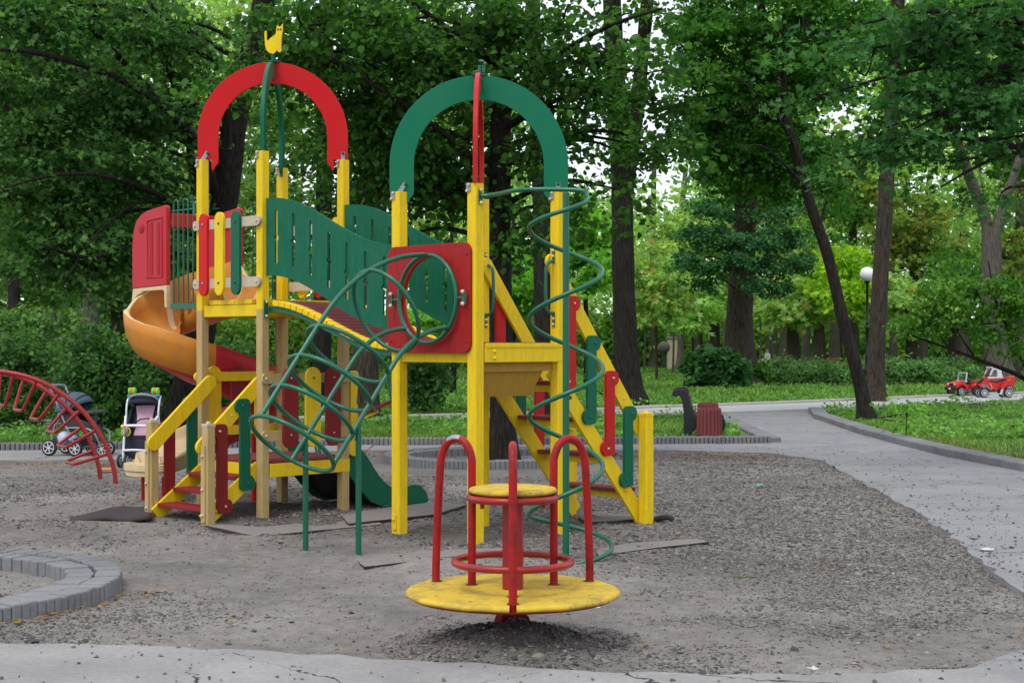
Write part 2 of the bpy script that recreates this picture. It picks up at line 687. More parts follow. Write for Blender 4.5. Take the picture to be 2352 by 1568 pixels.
front = jitter_edge([p for p in PLAY_EDGE if p[1] < 7.7 and p[0] < 2.2], 0.16, 0.035, 3)
poly_sheet("front_pavement", front + [(2.6, 5.0), (2.6, 2.0), (-12, 2.0)], 0.035, SLAB)
right = jitter_edge([(2.12, 6.92), (2.47, 7.34), (2.9, 8.2), (3.01, 8.97), (3.34, 11.4), (3.55, 13.46), (3.74, 16.4), (3.92, 19.3), (3.5, 20.6), (1.98, 21.2), (0, 21.2), (-2, 21.1)], 0.2, 0.03, 5)
poly_sheet("park_path", right + [(-2, 22.15), (3.72, 22.6), (3.78, 25), (3.95, 30), (4.05, 33.2), (6.55, 33.6), (6.0, 30.3), (5.69, 25.1), (5.66, 22.2), (5.67, 20), (5.91, 17.6), (6.5, 14), (7.6, 9.5), (7.6, 2.0), (2.62, 2.0), (2.62, 5.0)], 0.031, PAVE)
back = jitter_edge([(-2.02, 21.1), (-3.2, 20.3), (-5, 19.3), (-7, 19.1), (-12, 18.9)], 0.2, 0.02, 8)
poly_sheet("back_pavement", back + [(-12, 21.0), (-7.2, 20.95), (-4.3, 21.3), (-2.02, 22.15)], 0.04, SLAB)
# pale cross path through the lawn
cp = smooth_path([(-16, 26.0, 0), (-6, 28.9, 0), (-2, 30.2, 0), (2, 32.6, 0), (5, 34.6, 0), (8, 37.0, 0), (15, 43.3, 0), (26, 52, 0)], 6)
up_, lo_ = [], []
for i, p in enumerate(cp):
    t = (cp[min(i + 1, len(cp) - 1)] - cp[max(i - 1, 0)]).normalized()
    n = Vector((-t.y, t.x, 0))
    w = 0.16 + 1.14 * min(1, max(0, (p.x - 0.5) / 3.5))
    up_.append((p.x + n.x * w, p.y + n.y * w))
    lo_.append((p.x - n.x * w, p.y - n.y * w))
CROSS = lo_ + up_[::-1]
poly_sheet("cross_path", CROSS, 0.045, LPATH)
mb = MB()
mb.tube([(p[0], p[1], 0.06) for p in up_], 0.045, 4)
tag(mb.build("path_edging", concrete("edging_stone", (0.36, 0.33, 0.30), (0.46, 0.42, 0.38))), kind="structure")
# far pale path glimpsed between the left bushes
poly_sheet("far_path", [(-30, 37), (-9, 41), (-9, 46), (-30, 42)], 0.01, LPATH)


# kerbs of upright blocks
def kerb(name, path, h, w, pitch, mat, z0=0.0, seed=0, closed=False):
    rs = random.Random(seed)
    P = [Vector(p) for p in path]
    mb = MB()
    segs = list(zip(P, P[1:] + ([P[0]] if closed else [])))[:None if closed else -1 or None]
    if not closed:
        segs = list(zip(P, P[1:]))
    for a, b in segs:
        L = (b - a).length
        k = max(1, round(L / pitch))
        t = (b - a).normalized()
        n = Vector((-t.y, t.x, 0))
        for i in range(k):
            c = a + (b - a) * ((i + 0.5) / k)
            dz = rs.uniform(-0.006, 0.004)
            dn = rs.uniform(-0.006, 0.006)
            mb.obox((c.x + n.x * dn, c.y + n.y * dn, z0 + (h + dz) / 2 - 0.03), t * (L / k * 0.5 - 0.004), n * (w / 2), (0, 0, (h + dz) / 2 + 0.03))
    return tag(mb.build(name, mat, bevel=0.016), kind="structure")


kerb("back_kerb", [(3.85, 22.75, 0), (2.0, 22.5, 0), (-2.0, 22.3, 0), (-4.4, 21.45, 0), (-7.2, 21.1, 0), (-12, 21.15, 0)], 0.135, 0.2, 0.065, KERB, seed=1)
kerb("bench_kerb", [(3.9, 22.85, 0), (4.0, 26, 0), (4.15, 30, 0), (4.3, 33.0, 0)], 0.10, 0.28, 0.24, KERB, seed=2)
kerb("path_kerb", [(6.65, 33.4, 0), (6.15, 30.3, 0), (5.85, 25.1, 0), (5.82, 22.2, 0), (5.85, 20, 0), (6.06, 17.6, 0), (6.65, 14, 0), (7.75, 9.5, 0)], 0.125, 0.30, 0.26, KERB, seed=3)


# brick rings
def brick_ring(name, label, c, r0, r1, h, nblk, z0, seed):
    rs = random.Random(seed)
    t = thing(name, label, "planter ring", (c.x, c.y, z0))
    for nm, a, b, n, hh in (("outer_course", (r0 + r1) / 2 + 0.012, r1, nblk, h), ("inner_course", r0, (r0 + r1) / 2 - 0.004, nblk // 2, h - 0.008)):
        mb = MB()
        for i in range(n):
            a0 = 2 * math.pi * (i + 0.02) / n
            a1 = 2 * math.pi * (i + 0.98) / n
            dz = rs.uniform(-0.006, 0.005)
            dr = rs.uniform(-0.006, 0.006)
            q = [(math.cos(x) * (rr + dr), math.sin(x) * (rr + dr)) for x, rr in ((a0, a), (a0, b), (a1, b), (a1, a))]
            mb.add([(c.x + p[0], c.y + p[1], z0 - 0.08) for p in q] + [(c.x + p[0], c.y + p[1], z0 + hh + dz) for p in q],
                   [(3, 2, 1, 0), (4, 5, 6, 7), (0, 1, 5, 4), (1, 2, 6, 5), (2, 3, 7, 6), (3, 0, 4, 7)])
        mb.build(nm, KERB, t, bevel=0.010)
    world_origin()


brick_ring("brick_ring", "grey curved brick border of a round bed in the left foreground, partly out of frame", RING_L, 1.11, 1.44, 0.10, 160, 0.0, 4)
brick_ring("brick_ring", "grey brick border round the dark tree trunk behind the play towers", RING_T, 1.0, 1.31, 0.12, 150, 0.03, 5)
# concrete collar under the tree ring
mb = MB()
mb.lathe([(1.85, -0.06), (1.75, 0.03), (1.45, 0.055), (1.30, 0.05)], RING_T, 40)
tag(mb.build("ring_footing", concrete("rough_footing", (0.12, 0.115, 0.11), (0.19, 0.18, 0.17))), kind="structure")

# rubber mats half buried under the towers
MAT_TOP = paint("dusty_rubber_mat", (0.23, 0.205, 0.19), 0.95, 0.35, (0.11, 0.10, 0.095), False)
MAT_EDGE = plain("rubber_mat_edge", (0.03, 0.02, 0.02), 0.9)


def rubber_mat(label, poly, z, t=0.03, sag=0.02):
    c = sum((Vector((p[0], p[1], 0)) for p in poly), Vector()) / len(poly)
    ORG[0] = Vector((c.x, c.y, 0))
    mb = MB()
    e = jitter_edge(poly + [poly[0]], 0.12, 0.008, int(abs(c.x * 100)))[:-1]
    mb.plate(e, (0, 0, z - t / 2), (1, 0, 0), (0, 1, 0), t, edge=1)
    o = mb.build("rubber_mat", [MAT_TOP, MAT_EDGE])
    world_origin()
    return tag(o, label, "rubber mat", "rubber mats around the play towers")


def quad(*pp):
    return [tuple(gp(x, y)[:2]) for x, y in pp]


rubber_mat("grey rubber mat with a dark edge lying in front of the left tower's stairs", quad((440, 1200), (590, 1232), (880, 1204), (850, 1190), (600, 1210)), 0.004)
rubber_mat("long dusty mat reaching from under the left tower to the small green slide", quad((800, 1208), (1000, 1186), (1070, 1164), (1010, 1155), (780, 1185)), 0.022)
rubber_mat("dusty mat piece buried in the sand below the green tunnel climber", quad((840, 1302), (1000, 1282), (1180, 1268), (1180, 1258), (930, 1265), (820, 1288)), 0.004)
rubber_mat("thin mat strip in the sand beside the foot of the green spiral", quad((1375, 1277), (1480, 1262), (1630, 1245), (1600, 1238), (1440, 1248), (1370, 1262)), 0.006)
rubber_mat("small mat strip at the foot of the yellow stairs", quad((1350, 1207), (1470, 1199), (1530, 1194), (1500, 1186), (1330, 1196)), 0.03)
# crumpled dark mat left of the stairs
ORG[0] = gp(250, 1185)
mb = MB()
n = 14
vs, fs = [], []
for i in range(n + 1):
    u = i / n
    x = 160 + 190 * u
    for j in range(5):
        v = j / 4
        y = 1197 - (6 + 20 * min(1, u * 1.6)) * v
        p = gp(x, y + 2 * math.sin(u * 9))
        z = 0.015 + 0.03 * math.sin(u * 5.0 + v * 1.5) ** 2 * u + 0.03 * u * v * (1 + math.sin(u * 7))
        vs.append((p.x, p.y, z))
for i in range(n):
    for j in range(4):
        a = i * 5 + j
        fs.append((a, a + 5, a + 6, a + 1))
mb.add(vs, fs, 0, True)
o = mb.build("rubber_mat", plain("dark_brown_mat", (0.035, 0.025, 0.026), 0.9, bump=0.6, scale=40))
sm = o.modifiers.new("thick", 'SOLIDIFY')
sm.thickness = 0.025
tag(o, "crumpled dark brown mat curling up left of the stairs", "rubber mat", "rubber mats around the play towers")
world_origin()

# ------------------------------------------------------------------ gravel (stuff)
OCT = np.array([(1, 0, 0), (-1, 0, 0), (0, 1, 0), (0, -1, 0), (0, 0, 1), (0, 0, -1)], float)
OCTF = np.array([(0, 2, 4), (2, 1, 4), (1, 3, 4), (3, 0, 4), (2, 0, 5), (1, 2, 5), (3, 1, 5), (0, 3, 5)])


def stones(P, S, seed):
    rs = np.random.RandomState(seed)
    n = len(P)
    v = OCT[None] * rs.uniform(0.6, 1.3, (n, 6, 1))
    v = v * np.stack([S * rs.uniform(0.8, 1.5, n), S * rs.uniform(0.7, 1.1, n), S * rs.uniform(0.35, 0.7, n)], -1)[:, None]
    v = v + rs.uniform(-0.25, 0.25, (n, 6, 3)) * S[:, None, None]
    a = rs.uniform(0, 6.283, n)
    ca, sa = np.cos(a)[:, None], np.sin(a)[:, None]
    v = np.stack([v[..., 0] * ca - v[..., 1] * sa, v[..., 0] * sa + v[..., 1] * ca, v[..., 2]], -1) + P[:, None]
    F = (OCTF[None] + (np.arange(n) * 6)[:, None, None]).reshape(-1, 3)
    return v.reshape(-1, 3), F


def stone_mat():
    m, nt, b = new_mat("crushed_stone")
    g = nd(nt, "ShaderNodeNewGeometry")
    r = ramp(nt, g.outputs['Random Per Island'], [(0.0, (0.05, 0.047, 0.046)), (0.45, (0.11, 0.102, 0.096)), (0.8, (0.175, 0.16, 0.147)), (0.95, (0.24, 0.215, 0.19)), (1.0, (0.32, 0.27, 0.20))])
    nt.links.new(r.outputs[0], b.inputs['Base Color'])
    b.inputs['Roughness'].default_value = 0.8
    b.inputs['Specular IOR Level'].default_value = 0.2
    return m


N = 640000
rs = np.random.RandomState(5)
py = rs.uniform(1030, 1700, N) ** 1.0
d = EYE * FOC / (py - YH)
x = (rs.uniform(-120, 2480, N) - CX) / FOC * d
ok = in_poly(x, d, PLAY_EDGE)
x, d = x[ok], d[ok]
patch = vnoise(x * 0.7 + 3, d * 0.7, 21) * 0.6 + vnoise(x * 2.3, d * 2.3, 22) * 0.4
right_ = np.clip((x + 0.2) / 2.2, 0, 1)
far_ = np.clip((d - 10.5) / 4, 0, 1)
dens = np.clip(-0.05 + 0.72 * right_ + 0.55 * far_ + (patch - 0.5) * 1.9, 0.03, 0.92)
spot = np.hypot(x - SPIN.x, d - SPIN.y)
dens = np.where(spot < 0.66, 0.26, dens)
ok = rs.rand(len(x)) < dens
x, d = x[ok], d[ok]
S = np.exp(rs.normal(math.log(0.0062), 0.46, len(x))) * np.clip(d / 11, 0.85, 1.25)
S = np.clip(S, 0.0035, 0.024)
P = np.stack([x, d, sand_z(x, d) + S * 0.12], -1)
# strays on the paths
N2 = 1500
py = rs.uniform(1030, 1560, N2)
d2 = EYE * FOC / (py - YH)
x2 = rs.uniform(2.0, 5.7, N2)
x2 = np.where(rs.rand(N2) < 0.6, 3.2 + rs.exponential(0.55, N2), x2)
ok = (~in_poly(x2, d2, PLAY_EDGE)) & (x2 < 5.6)
x2, d2 = x2[ok], d2[ok]
P = np.concatenate([P, np.stack([x2, d2, np.full(len(x2), 0.036)], -1)])
S = np.concatenate([S, np.clip(np.exp(rs.normal(math.log(0.010), 0.4, len(x2))), 0.005, 0.02)])
N3 = 260
x3, d3 = rs.uniform(-3, 2.4, N3), rs.uniform(6.3, 7.6, N3)
ok = ~in_poly(x3, d3, PLAY_EDGE)
P = np.concatenate([P, np.stack([x3[ok], d3[ok], np.full(ok.sum(), 0.04)], -1)])
S = np.concatenate([S, np.clip(np.exp(rs.normal(math.log(0.008), 0.4, ok.sum())), 0.004, 0.02)])
# clods on the spinner's mound
ca, cr = rs.uniform(0, 6.283, 420), 0.5 * np.sqrt(rs.uniform(0, 1, 420))
cx_, cy_ = SPIN.x + np.cos(ca) * cr, SPIN.y - 0.12 + np.sin(ca) * cr
ok = cy_ > 6.98
P = np.concatenate([P, np.stack([cx_[ok], cy_[ok], sand_z(cx_[ok], cy_[ok]) + 0.003], -1)])
S = np.concatenate([S, np.clip(np.exp(rs.normal(math.log(0.0125), 0.35, ok.sum())), 0.007, 0.028)])
V, F = stones(P, S, 6)
world_origin()
tag(fast_mesh("gravel", V, F, stone_mat()), "loose grey crushed stone strewn over the sandy play area", "gravel", kind="stuff")

# fallen leaves: dry ones along the kerbs and rings
N = 5200
a = rs.uniform(0, 6.283, 1500)
rr = 1.44 + np.abs(rs.normal(0, 0.12, 1500)) + 0.02
sel = (np.sin(a) < 0.1) & (rs.rand(1500) < 0.4)
L1 = np.stack([RING_L.x + np.cos(a[sel]) * rr[sel], RING_L.y + np.sin(a[sel]) * rr[sel]], -1)
xk = rs.uniform(-8, 3.5, 2600)
yk = np.interp(xk, [-8, -5, -3.2, -2, 3.5], [19.1, 19.2, 20.2, 21.0, 20.5]) - np.abs(rs.normal(0, 0.45, 2600))
yr = rs.uniform(10, 27, 2600)
xr = np.interp(yr, [9.5, 14, 17.6, 20, 25], [7.95, 6.85, 6.28, 6.05, 6.05]) + np.abs(rs.normal(0, 0.5, 2600))
xa, ya = rs.uniform(-4, 3, 240), rs.uniform(7, 20, 240)
L = np.concatenate([L1, np.stack([xk, yk], -1), np.stack([xr, yr], -1), np.stack([xa, ya], -1)])
n = len(L)
zz = np.where(L[:, 0] > 5.9, 0.05, 0.018 + np.clip(sand_z(L[:, 0], L[:, 1]), -0.02, 0.1))
s = rs.uniform(0.012, 0.035, n)
a = rs.uniform(0, 6.283, n)
q = np.array([(1, 0, 0.1), (0, 0.55, 0.0), (-1, 0, 0.25), (0, -0.55, 0.1)])
v = q[None] * s[:, None, None]
v = np.stack([v[..., 0] * np.cos(a)[:, None] - v[..., 1] * np.sin(a)[:, None], v[..., 0] * np.sin(a)[:, None] + v[..., 1] * np.cos(a)[:, None], v[..., 2]], -1)
v = v + np.stack([L[:, 0], L[:, 1], zz], -1)[:, None]
tag(fast_mesh("fallen_leaves", v.reshape(-1, 3), np.arange(n * 4).reshape(-1, 4), leafy("dry_leaf", (0.14, 0.075, 0.03), (0.36, 0.20, 0.06), 0.2)),
    "dry yellow and brown fallen leaves lying along kerbs and rings", "leaves", kind="stuff")

# ------------------------------------------------------------------ grass (stuff)
def in_cross(x, y):
    return in_poly(x, y, CROSS)


def lawn_ok(x, y):
    back = (y > np.interp(x, [-12, -7.2, -4.4, -2, 2, 3.75], [21.3, 21.25, 21.6, 22.45, 22.65, 22.9])) & (x < np.interp(y, [22, 26, 30, 33.2], [3.75, 3.85, 4.0, 4.1]))
    rightl = (x > np.interp(y, [9.5, 14, 17.6, 20, 25.1, 30.3, 33.4], [7.95, 6.85, 6.25, 6.05, 6.05, 6.35, 6.85]))
    strip = np.interp(x, np.array([p[0] for p in up_]), np.array([p[1] for p in up_]))
    beyond = y > strip + 0.05
    low = np.interp(x, np.array([p[0] for p in lo_]), np.array([p[1] for p in lo_]))
    on_cross = (y > low) & (y < strip)
    far_p = in_poly(x, y, [(-30, 37), (-9, 41), (-9, 46), (-30, 42)])
    return (back | rightl | beyond) & ~on_cross & ~far_p


def grass_patch(N, py0, py1, px0, px1, hmin, hmax, w, seed, extra=None):
    rs = np.random.RandomState(seed)
    py = rs.uniform(py0, py1, N)
    d = EYE * FOC / (py - YH)
    x = (rs.uniform(px0, px1, N) - CX) / FOC * d
    ok = lawn_ok(x, d)
    if extra is not None:
        ok &= extra(x, d)
    bare = vnoise(x * 0.5, d * 0.5, 31) * 0.6 + vnoise(x * 2, d * 2, 32) * 0.4
    ok &= rs.rand(N) < np.clip((bare - 0.34) * 5.0, 0.05, 1)
    x, d = x[ok], d[ok]
    n = len(x)
    h = rs.uniform(hmin, hmax, n) * (0.55 + 0.9 * vnoise(x * 1.1, d * 1.1, 33))
    ww = w * rs.uniform(0.6, 1.6, n) * np.clip(d / 28, 0.8, 2.0)
    a = rs.uniform(0, 6.283, n)
    lean = rs.uniform(0.1, 0.75, n) * h
    la = rs.uniform(0, 6.283, n)
    dx, dy = np.cos(a) * ww, np.sin(a) * ww
    lx, ly = np.cos(la) * lean, np.sin(la) * lean
    z0 = np.zeros(n) - 0.03
    b0 = np.stack([x - dx * 0.5, d - dy * 0.5, z0], -1)
    b1 = np.stack([x + dx * 0.5, d + dy * 0.5, z0], -1)
    m1 = np.stack([x + dx * 0.5 + lx * 0.4, d + dy * 0.5 + ly * 0.4, z0 + h * 0.65], -1)
    m0 = np.stack([x - dx * 0.4 + lx * 0.4, d - dy * 0.4 + ly * 0.4, z0 + h * 0.65], -1)
    tp = np.stack([x + lx, d + ly, z0 + h], -1)
    return np.stack([b0, b1, m1, tp, m0], 1).reshape(-1, 3)


G1 = grass_patch(200000, 822, 1012, -80, 2430, 0.025, 0.095, 0.018, 41)
G2 = grass_patch(60000, 930, 1260, 1780, 2430, 0.03, 0.10, 0.014, 42, lambda x, y: x > 5.9)
G3 = grass_patch(50000, 808, 900, 1380, 2430, 0.06, 0.20, 0.03, 43, lambda x, y: y > 38)
G4 = grass_patch(40000, 810, 925, 900, 1900, 0.06, 0.20, 0.04, 44, lambda x, y: y > 32)
V = np.concatenate([G1, G2, G3, G4])
tag(fast_mesh("grass", V, np.arange(len(V)).reshape(-1, 5), leafy("grass_blade", (0.085, 0.185, 0.035), (0.27, 0.43, 0.12), 0.45)),
    "green grass and low weeds of the park lawns", "grass", kind="stuff")
# ------------------------------------------------------------------ the play structure (two towers joined by a bridge)
def frame2(ang):
    return Vector((math.cos(R(ang)), math.sin(R(ang)), 0)), Vector((-math.sin(R(ang)), math.cos(R(ang)), 0))


UP = Vector((0, 0, 1))
CL, HL, AL = Vector((-2.146, 13.68, 0)), 0.445, 46.0      # left tower
CR, HR, AR = Vector((-0.262, 12.03, 0)), 0.443, 44.0      # right tower
uL, vL = frame2(AL)
uR, vR = frame2(AR)


def corners(C, H, u, v):
    return {'F': C - u * H - v * H, 'R': C + u * H - v * H, 'L': C - u * H + v * H, 'B': C + u * H + v * H}


QL, QR = corners(CL, HL, uL, vL), corners(CR, HR, uR, vR)
play = thing("play_structure", "yellow, red and green wooden play structure with two arched towers, a bridge and slides", "playground structure", (-1.2, 12.8, 0))


def post_section(h):
    """Square section with chamfered corners and two fine grooves on each face."""
    c, g, w = h * 0.22, h * 0.09, h * 0.055
    side = [(h, -h + c)]
    for gy in (-h * 0.3, h * 0.3):
        side += [(h, gy - w), (h - g, gy), (h, gy + w)]
    side.append((h, h - c))
    out = []
    for k in range(4):
        a = R(90 * k)
        out += [(x * math.cos(a) - y * math.sin(a), x * math.sin(a) + y * math.cos(a)) for x, y in side]
    return out


def post(c, h, ang, zs, mis, mats):
    mb = MB()
    a = R(ang)
    sec = [(x * math.cos(a) - y * math.sin(a), x * math.sin(a) + y * math.cos(a)) for x, y in post_section(h)]
    n = len(sec)
    vs, fs, ms = [], [], []
    for z in zs:
        vs += [(c.x + p[0], c.y + p[1], z) for p in sec]
    for i in range(len(zs) - 1):
        mb_f = [(i * n + k, i * n + (k + 1) % n, (i + 1) * n + (k + 1) % n, (i + 1) * n + k) for k in range(n)]
        mb.add(vs, mb_f, mis[i]) if False else None
        fs += mb_f
        ms += [mis[i]] * n
    o = len(mb.v)
    mb.v += vs
    mb.f += fs
    mb.m += ms
    mb.sm += [False] * len(fs)
    k = (len(zs) - 1) * n
    mb.f.append(tuple(range(n - 1, -1, -1)))
    mb.f.append(tuple(range(k, k + n)))
    mb.m += [mis[0], mis[-1]]
    mb.sm += [False, False]
    return mb


def bolt(mb, p, axis, r=0.013, mi=0):
    mb.lathe([(r, 0), (r * 1.0, r * 0.5), (r * 0.75, r * 0.95), (r * 0.3, r * 1.15)], p, 10, mi, True, axis)


HPL, HPR = 0.0425, 0.0485
ZL, ZR = 3.15, 2.70
for k, c in QL.items():
    o = post(c, HPL, AL, [-0.06, 1.80, ZL], [0, 1], None).build("post", [TAN, YEL], play, bevel=0.003)
for k, c in QR.items():
    mb = post(c, HPR, AR, [-0.02, ZR], [0], None)
    if k in 'LF':
        mb.box((c.x - uR.x * HPR, c.y - uR.y * HPR, 0.10), (0.024, 0.05, 0.12), R(AR))
        bolt(mb, c - uR * (HPR + 0.012) + UP * 0.12, -uR)
    mb.build("post", [YEL], play, bevel=0.003)


# arches
def arch(name, C, xdir, zc, ro, ri, yb, pw, yin, mat, t=0.026):
    x1 = ro - pw
    out = arc2(0, 0, ro, 0, 180, 40)
    left = [(-ro, yb), (-x1, yb), (-x1, yin - 0.035), (-x1 + 0.012, yin - 0.045), (-ri - 0.03, yin - 0.008), (-ri - 0.005, yin + 0.02), (-ri, yin + 0.05)]
    inner = arc2(0, 0, ri, 180, 0, 40)
    right_ = [(-x, y) for x, y in left[::-1]]
    mb = MB()
    mb.plate(out + left + inner + right_, (C.x, C.y, zc), xdir, UP, t)
    return mb.build(name, mat, play, bevel=0.006)


XL = (QL['R'] - QL['L']).normalized()
YLd = (QL['B'] - QL['F']).normalized()
XR = (QR['R'] - QR['L']).normalized()
YRd = (QR['B'] - QR['F']).normalized()
o = arch("roof_arch", CL, XL, 3.353, 0.672, 0.487, -0.20, 0.125, -0.255, ARED)
o['label'] = "red arch over the left tower"
o = arch("roof_arch", CL, YLd, 3.350, 0.668, 0.520, -0.197, 0.115, -0.25, GRN, 0.034)
o['label'] = "green arch crossing under the red one"
o = arch("roof_arch", CR, XR, 2.912, 0.705, 0.513, -0.21, 0.14, -0.255, AGRN)
o['label'] = "green arch over the right tower"
o = arch("roof_arch", CR, YRd, 2.922, 0.708, 0.560, -0.22, 0.13, -0.24, RED, 0.034)
o['label'] = "red arch crossing the green one"

# metal brackets with bolt caps on the post tops
for Q, C, H, z in ((QL, CL, HPL, ZL), (QR, CR, HPR, ZR)):
    uu, vv = (uL, vL) if Q is QL else (uR, vR)
    for k, c in Q.items():
        mb = MB()
        mb.obox(c - uu * (H + 0.003) + vv * (H * 0.45) + UP * (z - 0.03), uu * 0.003, vv * H * 0.5, UP * 0.034)
        for dz in (0.0, -0.045):
            bolt(mb, c - uu * (H + 0.006) + vv * (H * (0.3 if dz == 0 else 0.7)) + UP * (z - 0.012 + dz), -uu, 0.012, 1)
        inward = (Vector((C.x, C.y, 0)) - Vector((c.x, c.y, 0))).normalized()
        side = Vector((inward.y, -inward.x, 0))
        if side.y > 0:
            side = -side
        brk = mb.build("bracket", [STEEL, BOLT, GRN], play)
        if k in 'LR':
            mb = MB()
            a = c + side * 0.020 + UP * (z - 0.005)
            b = a + inward * (-0.0 if k == 'R' else 0.05) + UP * 0.075
            mb.beam(a, b, 0.006, 0.035, side.cross(b - a).normalized() if False else inward)
            bolt(mb, b + side * 0.004 - UP * 0.012, side, 0.014, 2)
            mb.build("strap", [STEEL, BOLT, GRN], brk)
        else:
            for sgn in (1, -1):
                mb = MB()
                bolt(mb, c + inward * 0.03 + side * (sgn * 0.018) + UP * (z + 0.05), side * sgn, 0.014, 2)
                mb.build("bolt", [STEEL, BOLT, GRN], brk)

# finials: a flat wooden cat on the left tower, an empty socket on the right one
mb = MB()
zt = 3.353 + 0.672
mb.tube([(CL.x, CL.y, zt - 0.06), (CL.x, CL.y, zt + 0.09)], 0.016, 8)
mb.box((CL.x + 0.02, CL.y - 0.02, zt + 0.005), (0.09, 0.06, 0.012), R(AL))
mb.build("finial_socket", GRN, play)
cat = [(-0.035, 0.0), (-0.06, 0.03), (-0.075, 0.075), (-0.080, 0.13), (-0.086, 0.17), (-0.085, 0.20), (-0.068, 0.205), (-0.062, 0.17), (-0.060, 0.125),
       (-0.048, 0.11), (-0.030, 0.135), (0.0, 0.155), (0.02, 0.17), (0.022, 0.215), (0.028, 0.255), (0.045, 0.235), (0.062, 0.24), (0.083, 0.27),
       (0.085, 0.20), (0.078, 0.13), (0.080, 0.06), (0.085, 0.012), (0.068, -0.004), (0.05, 0.006), (0.04, 0.018), (0.028, 0.0), (0.01, -0.014)]
mb = MB()
CX_ = Vector((math.cos(R(-12)), math.sin(R(-12)), 0))
CZ_ = Vector((0.06, 0, 1)).normalized()
co = Vector((CL.x, CL.y - 0.005, zt + 0.085))
mb.plate([(x * 1.02, y * 0.98) for x, y in cat], co, CX_, CZ_, 0.026, edge=1)
nn = CX_.cross(CZ_).normalized()
sg = -1 if nn.y > 0 else 1
for ex in (0.042, 0.066):
    mb.lathe([(0.009, 0), (0.009, 0.002)], co + CX_ * ex + CZ_ * 0.205 + nn * sg * 0.0135, 10, 2, False, nn * sg)
mb.build("cat_figure", [YEL, plain("weathered_ply", (0.10, 0.07, 0.045), 0.85), BLACK], play, bevel=0.003)
mb = MB()
zt2 = 2.917 + 0.705
mb.tube([(CR.x + 0.01, CR.y, zt2 - 0.03), (CR.x + 0.01, CR.y, zt2 + 0.075)], 0.02, 6)
mb.box((CR.x + 0.035, CR.y - 0.01, zt2 + 0.045), (0.025, 0.03, 0.06), 0.2)
mb.box((CR.x, CR.y, zt2 + 0.002), (0.11, 0.06, 0.010), 0.1)
mb.build("finial_socket", GTUBE, play)


# decks and their beams
def deck(Q, H, hp, uu, vv, z, th, nplanks, mats, end_v=True, over=0.02, along='u'):
    C = (Q['F'] + Q['B']) / 2
    mb = MB()
    A, Bv = (uu, vv) if along == 'u' else (vv, uu)
    W = 2 * H - 0.0
    for i in range(nplanks):
        t = -H + W * (i + 0.5) / nplanks
        L = H + over
        if i in (0, nplanks - 1):
            L = H - hp - 0.003
        mb.obox(C + Bv * t + UP * (z - th / 2 + (0.002 if i % 2 else 0)), A * L, Bv * (W / nplanks / 2 - 0.003), UP * th / 2)
    return mb


deck(QL, HL, HPL, uL, vL, 1.885, 0.042, 7, None).build("deck", [YEL], play, bevel=0.005)
mb = MB()
for a, b in (('L', 'F'), ('F', 'R'), ('R', 'B'), ('B', 'L')):
    d = (QL[b] - QL[a]).normalized()
    mb.beam(QL[a] + d * (HPL + 0.002) + UP * 1.79, QL[b] - d * (HPL + 0.002) + UP * 1.79, 0.035, 0.10)
mb.build("deck_beam", YEL, play, bevel=0.004)

mb = deck(QR, HR, HPR, uR, vR, 1.512, 0.036, 8, None, over=-0.03, along='v')
mb.build("deck", [DECK], play, bevel=0.004)
mb = MB()
for a, b in (('L', 'F'), ('R', 'B'), ('B', 'L')):
    d = (QR[b] - QR[a]).normalized()
    mb.beam(QR[a] + d * (HPR + 0.002) + UP * 1.405, QR[b] - d * (HPR + 0.002) + UP * 1.405, 0.04, 0.09)
d = (QR['R'] - QR['F']).normalized()
fo = QR['F'] - vR * (HPR - 0.016)
mb.beam(fo + d * (HPR + 0.004) + UP * 1.418, fo + d * (2 * HR + HPR) + UP * 1.418, 0.036, 0.112)
mb.beam(fo - vR * 0.003 + d * (HPR + 0.012) + UP * 1.490, fo - vR * 0.003 + d * (2 * HR + HPR - 0.01) + UP * 1.490, 0.042, 0.034)
for t in (0.10, 2 * HR - 0.02):
    for z in (1.395, 1.445):
        bolt(mb, fo - vR * 0.018 + d * (HPR + t) + UP * z, -vR, 0.013)
mb.build("deck_beam", YEL, play, bevel=0.004)
# lower deck under the left tower
deck(QL, HL, HPL, uL, vL, 0.500, 0.034, 7, None, over=0.015, along='u').build("deck", [DECK], play, bevel=0.004)
mb = MB()
for a, b, off in (('F', 'R', -1), ('L', 'F', 0), ('R', 'B', 0), ('B', 'L', 0)):
    d = (QL[b] - QL[a]).normalized()
    q = -vL * (HPL - 0.014) if off else Vector()
    e0 = HPL + 0.004
    e1 = -HPL if off else HPL + 0.004
    mb.beam(QL[a] + q + d * e0 + UP * 0.415, QL[b] + q - d * e1 + UP * 0.415, 0.03, 0.115)
mb.build("deck_beam", YEL, play, bevel=0.004)


# barriers: two rails with round-ended boards
def stadium(w, h, n=10):
    r = w / 2
    return arc2(0, h - r, r, 0, 180, n) + arc2(0, r, r, 180, 360, n)


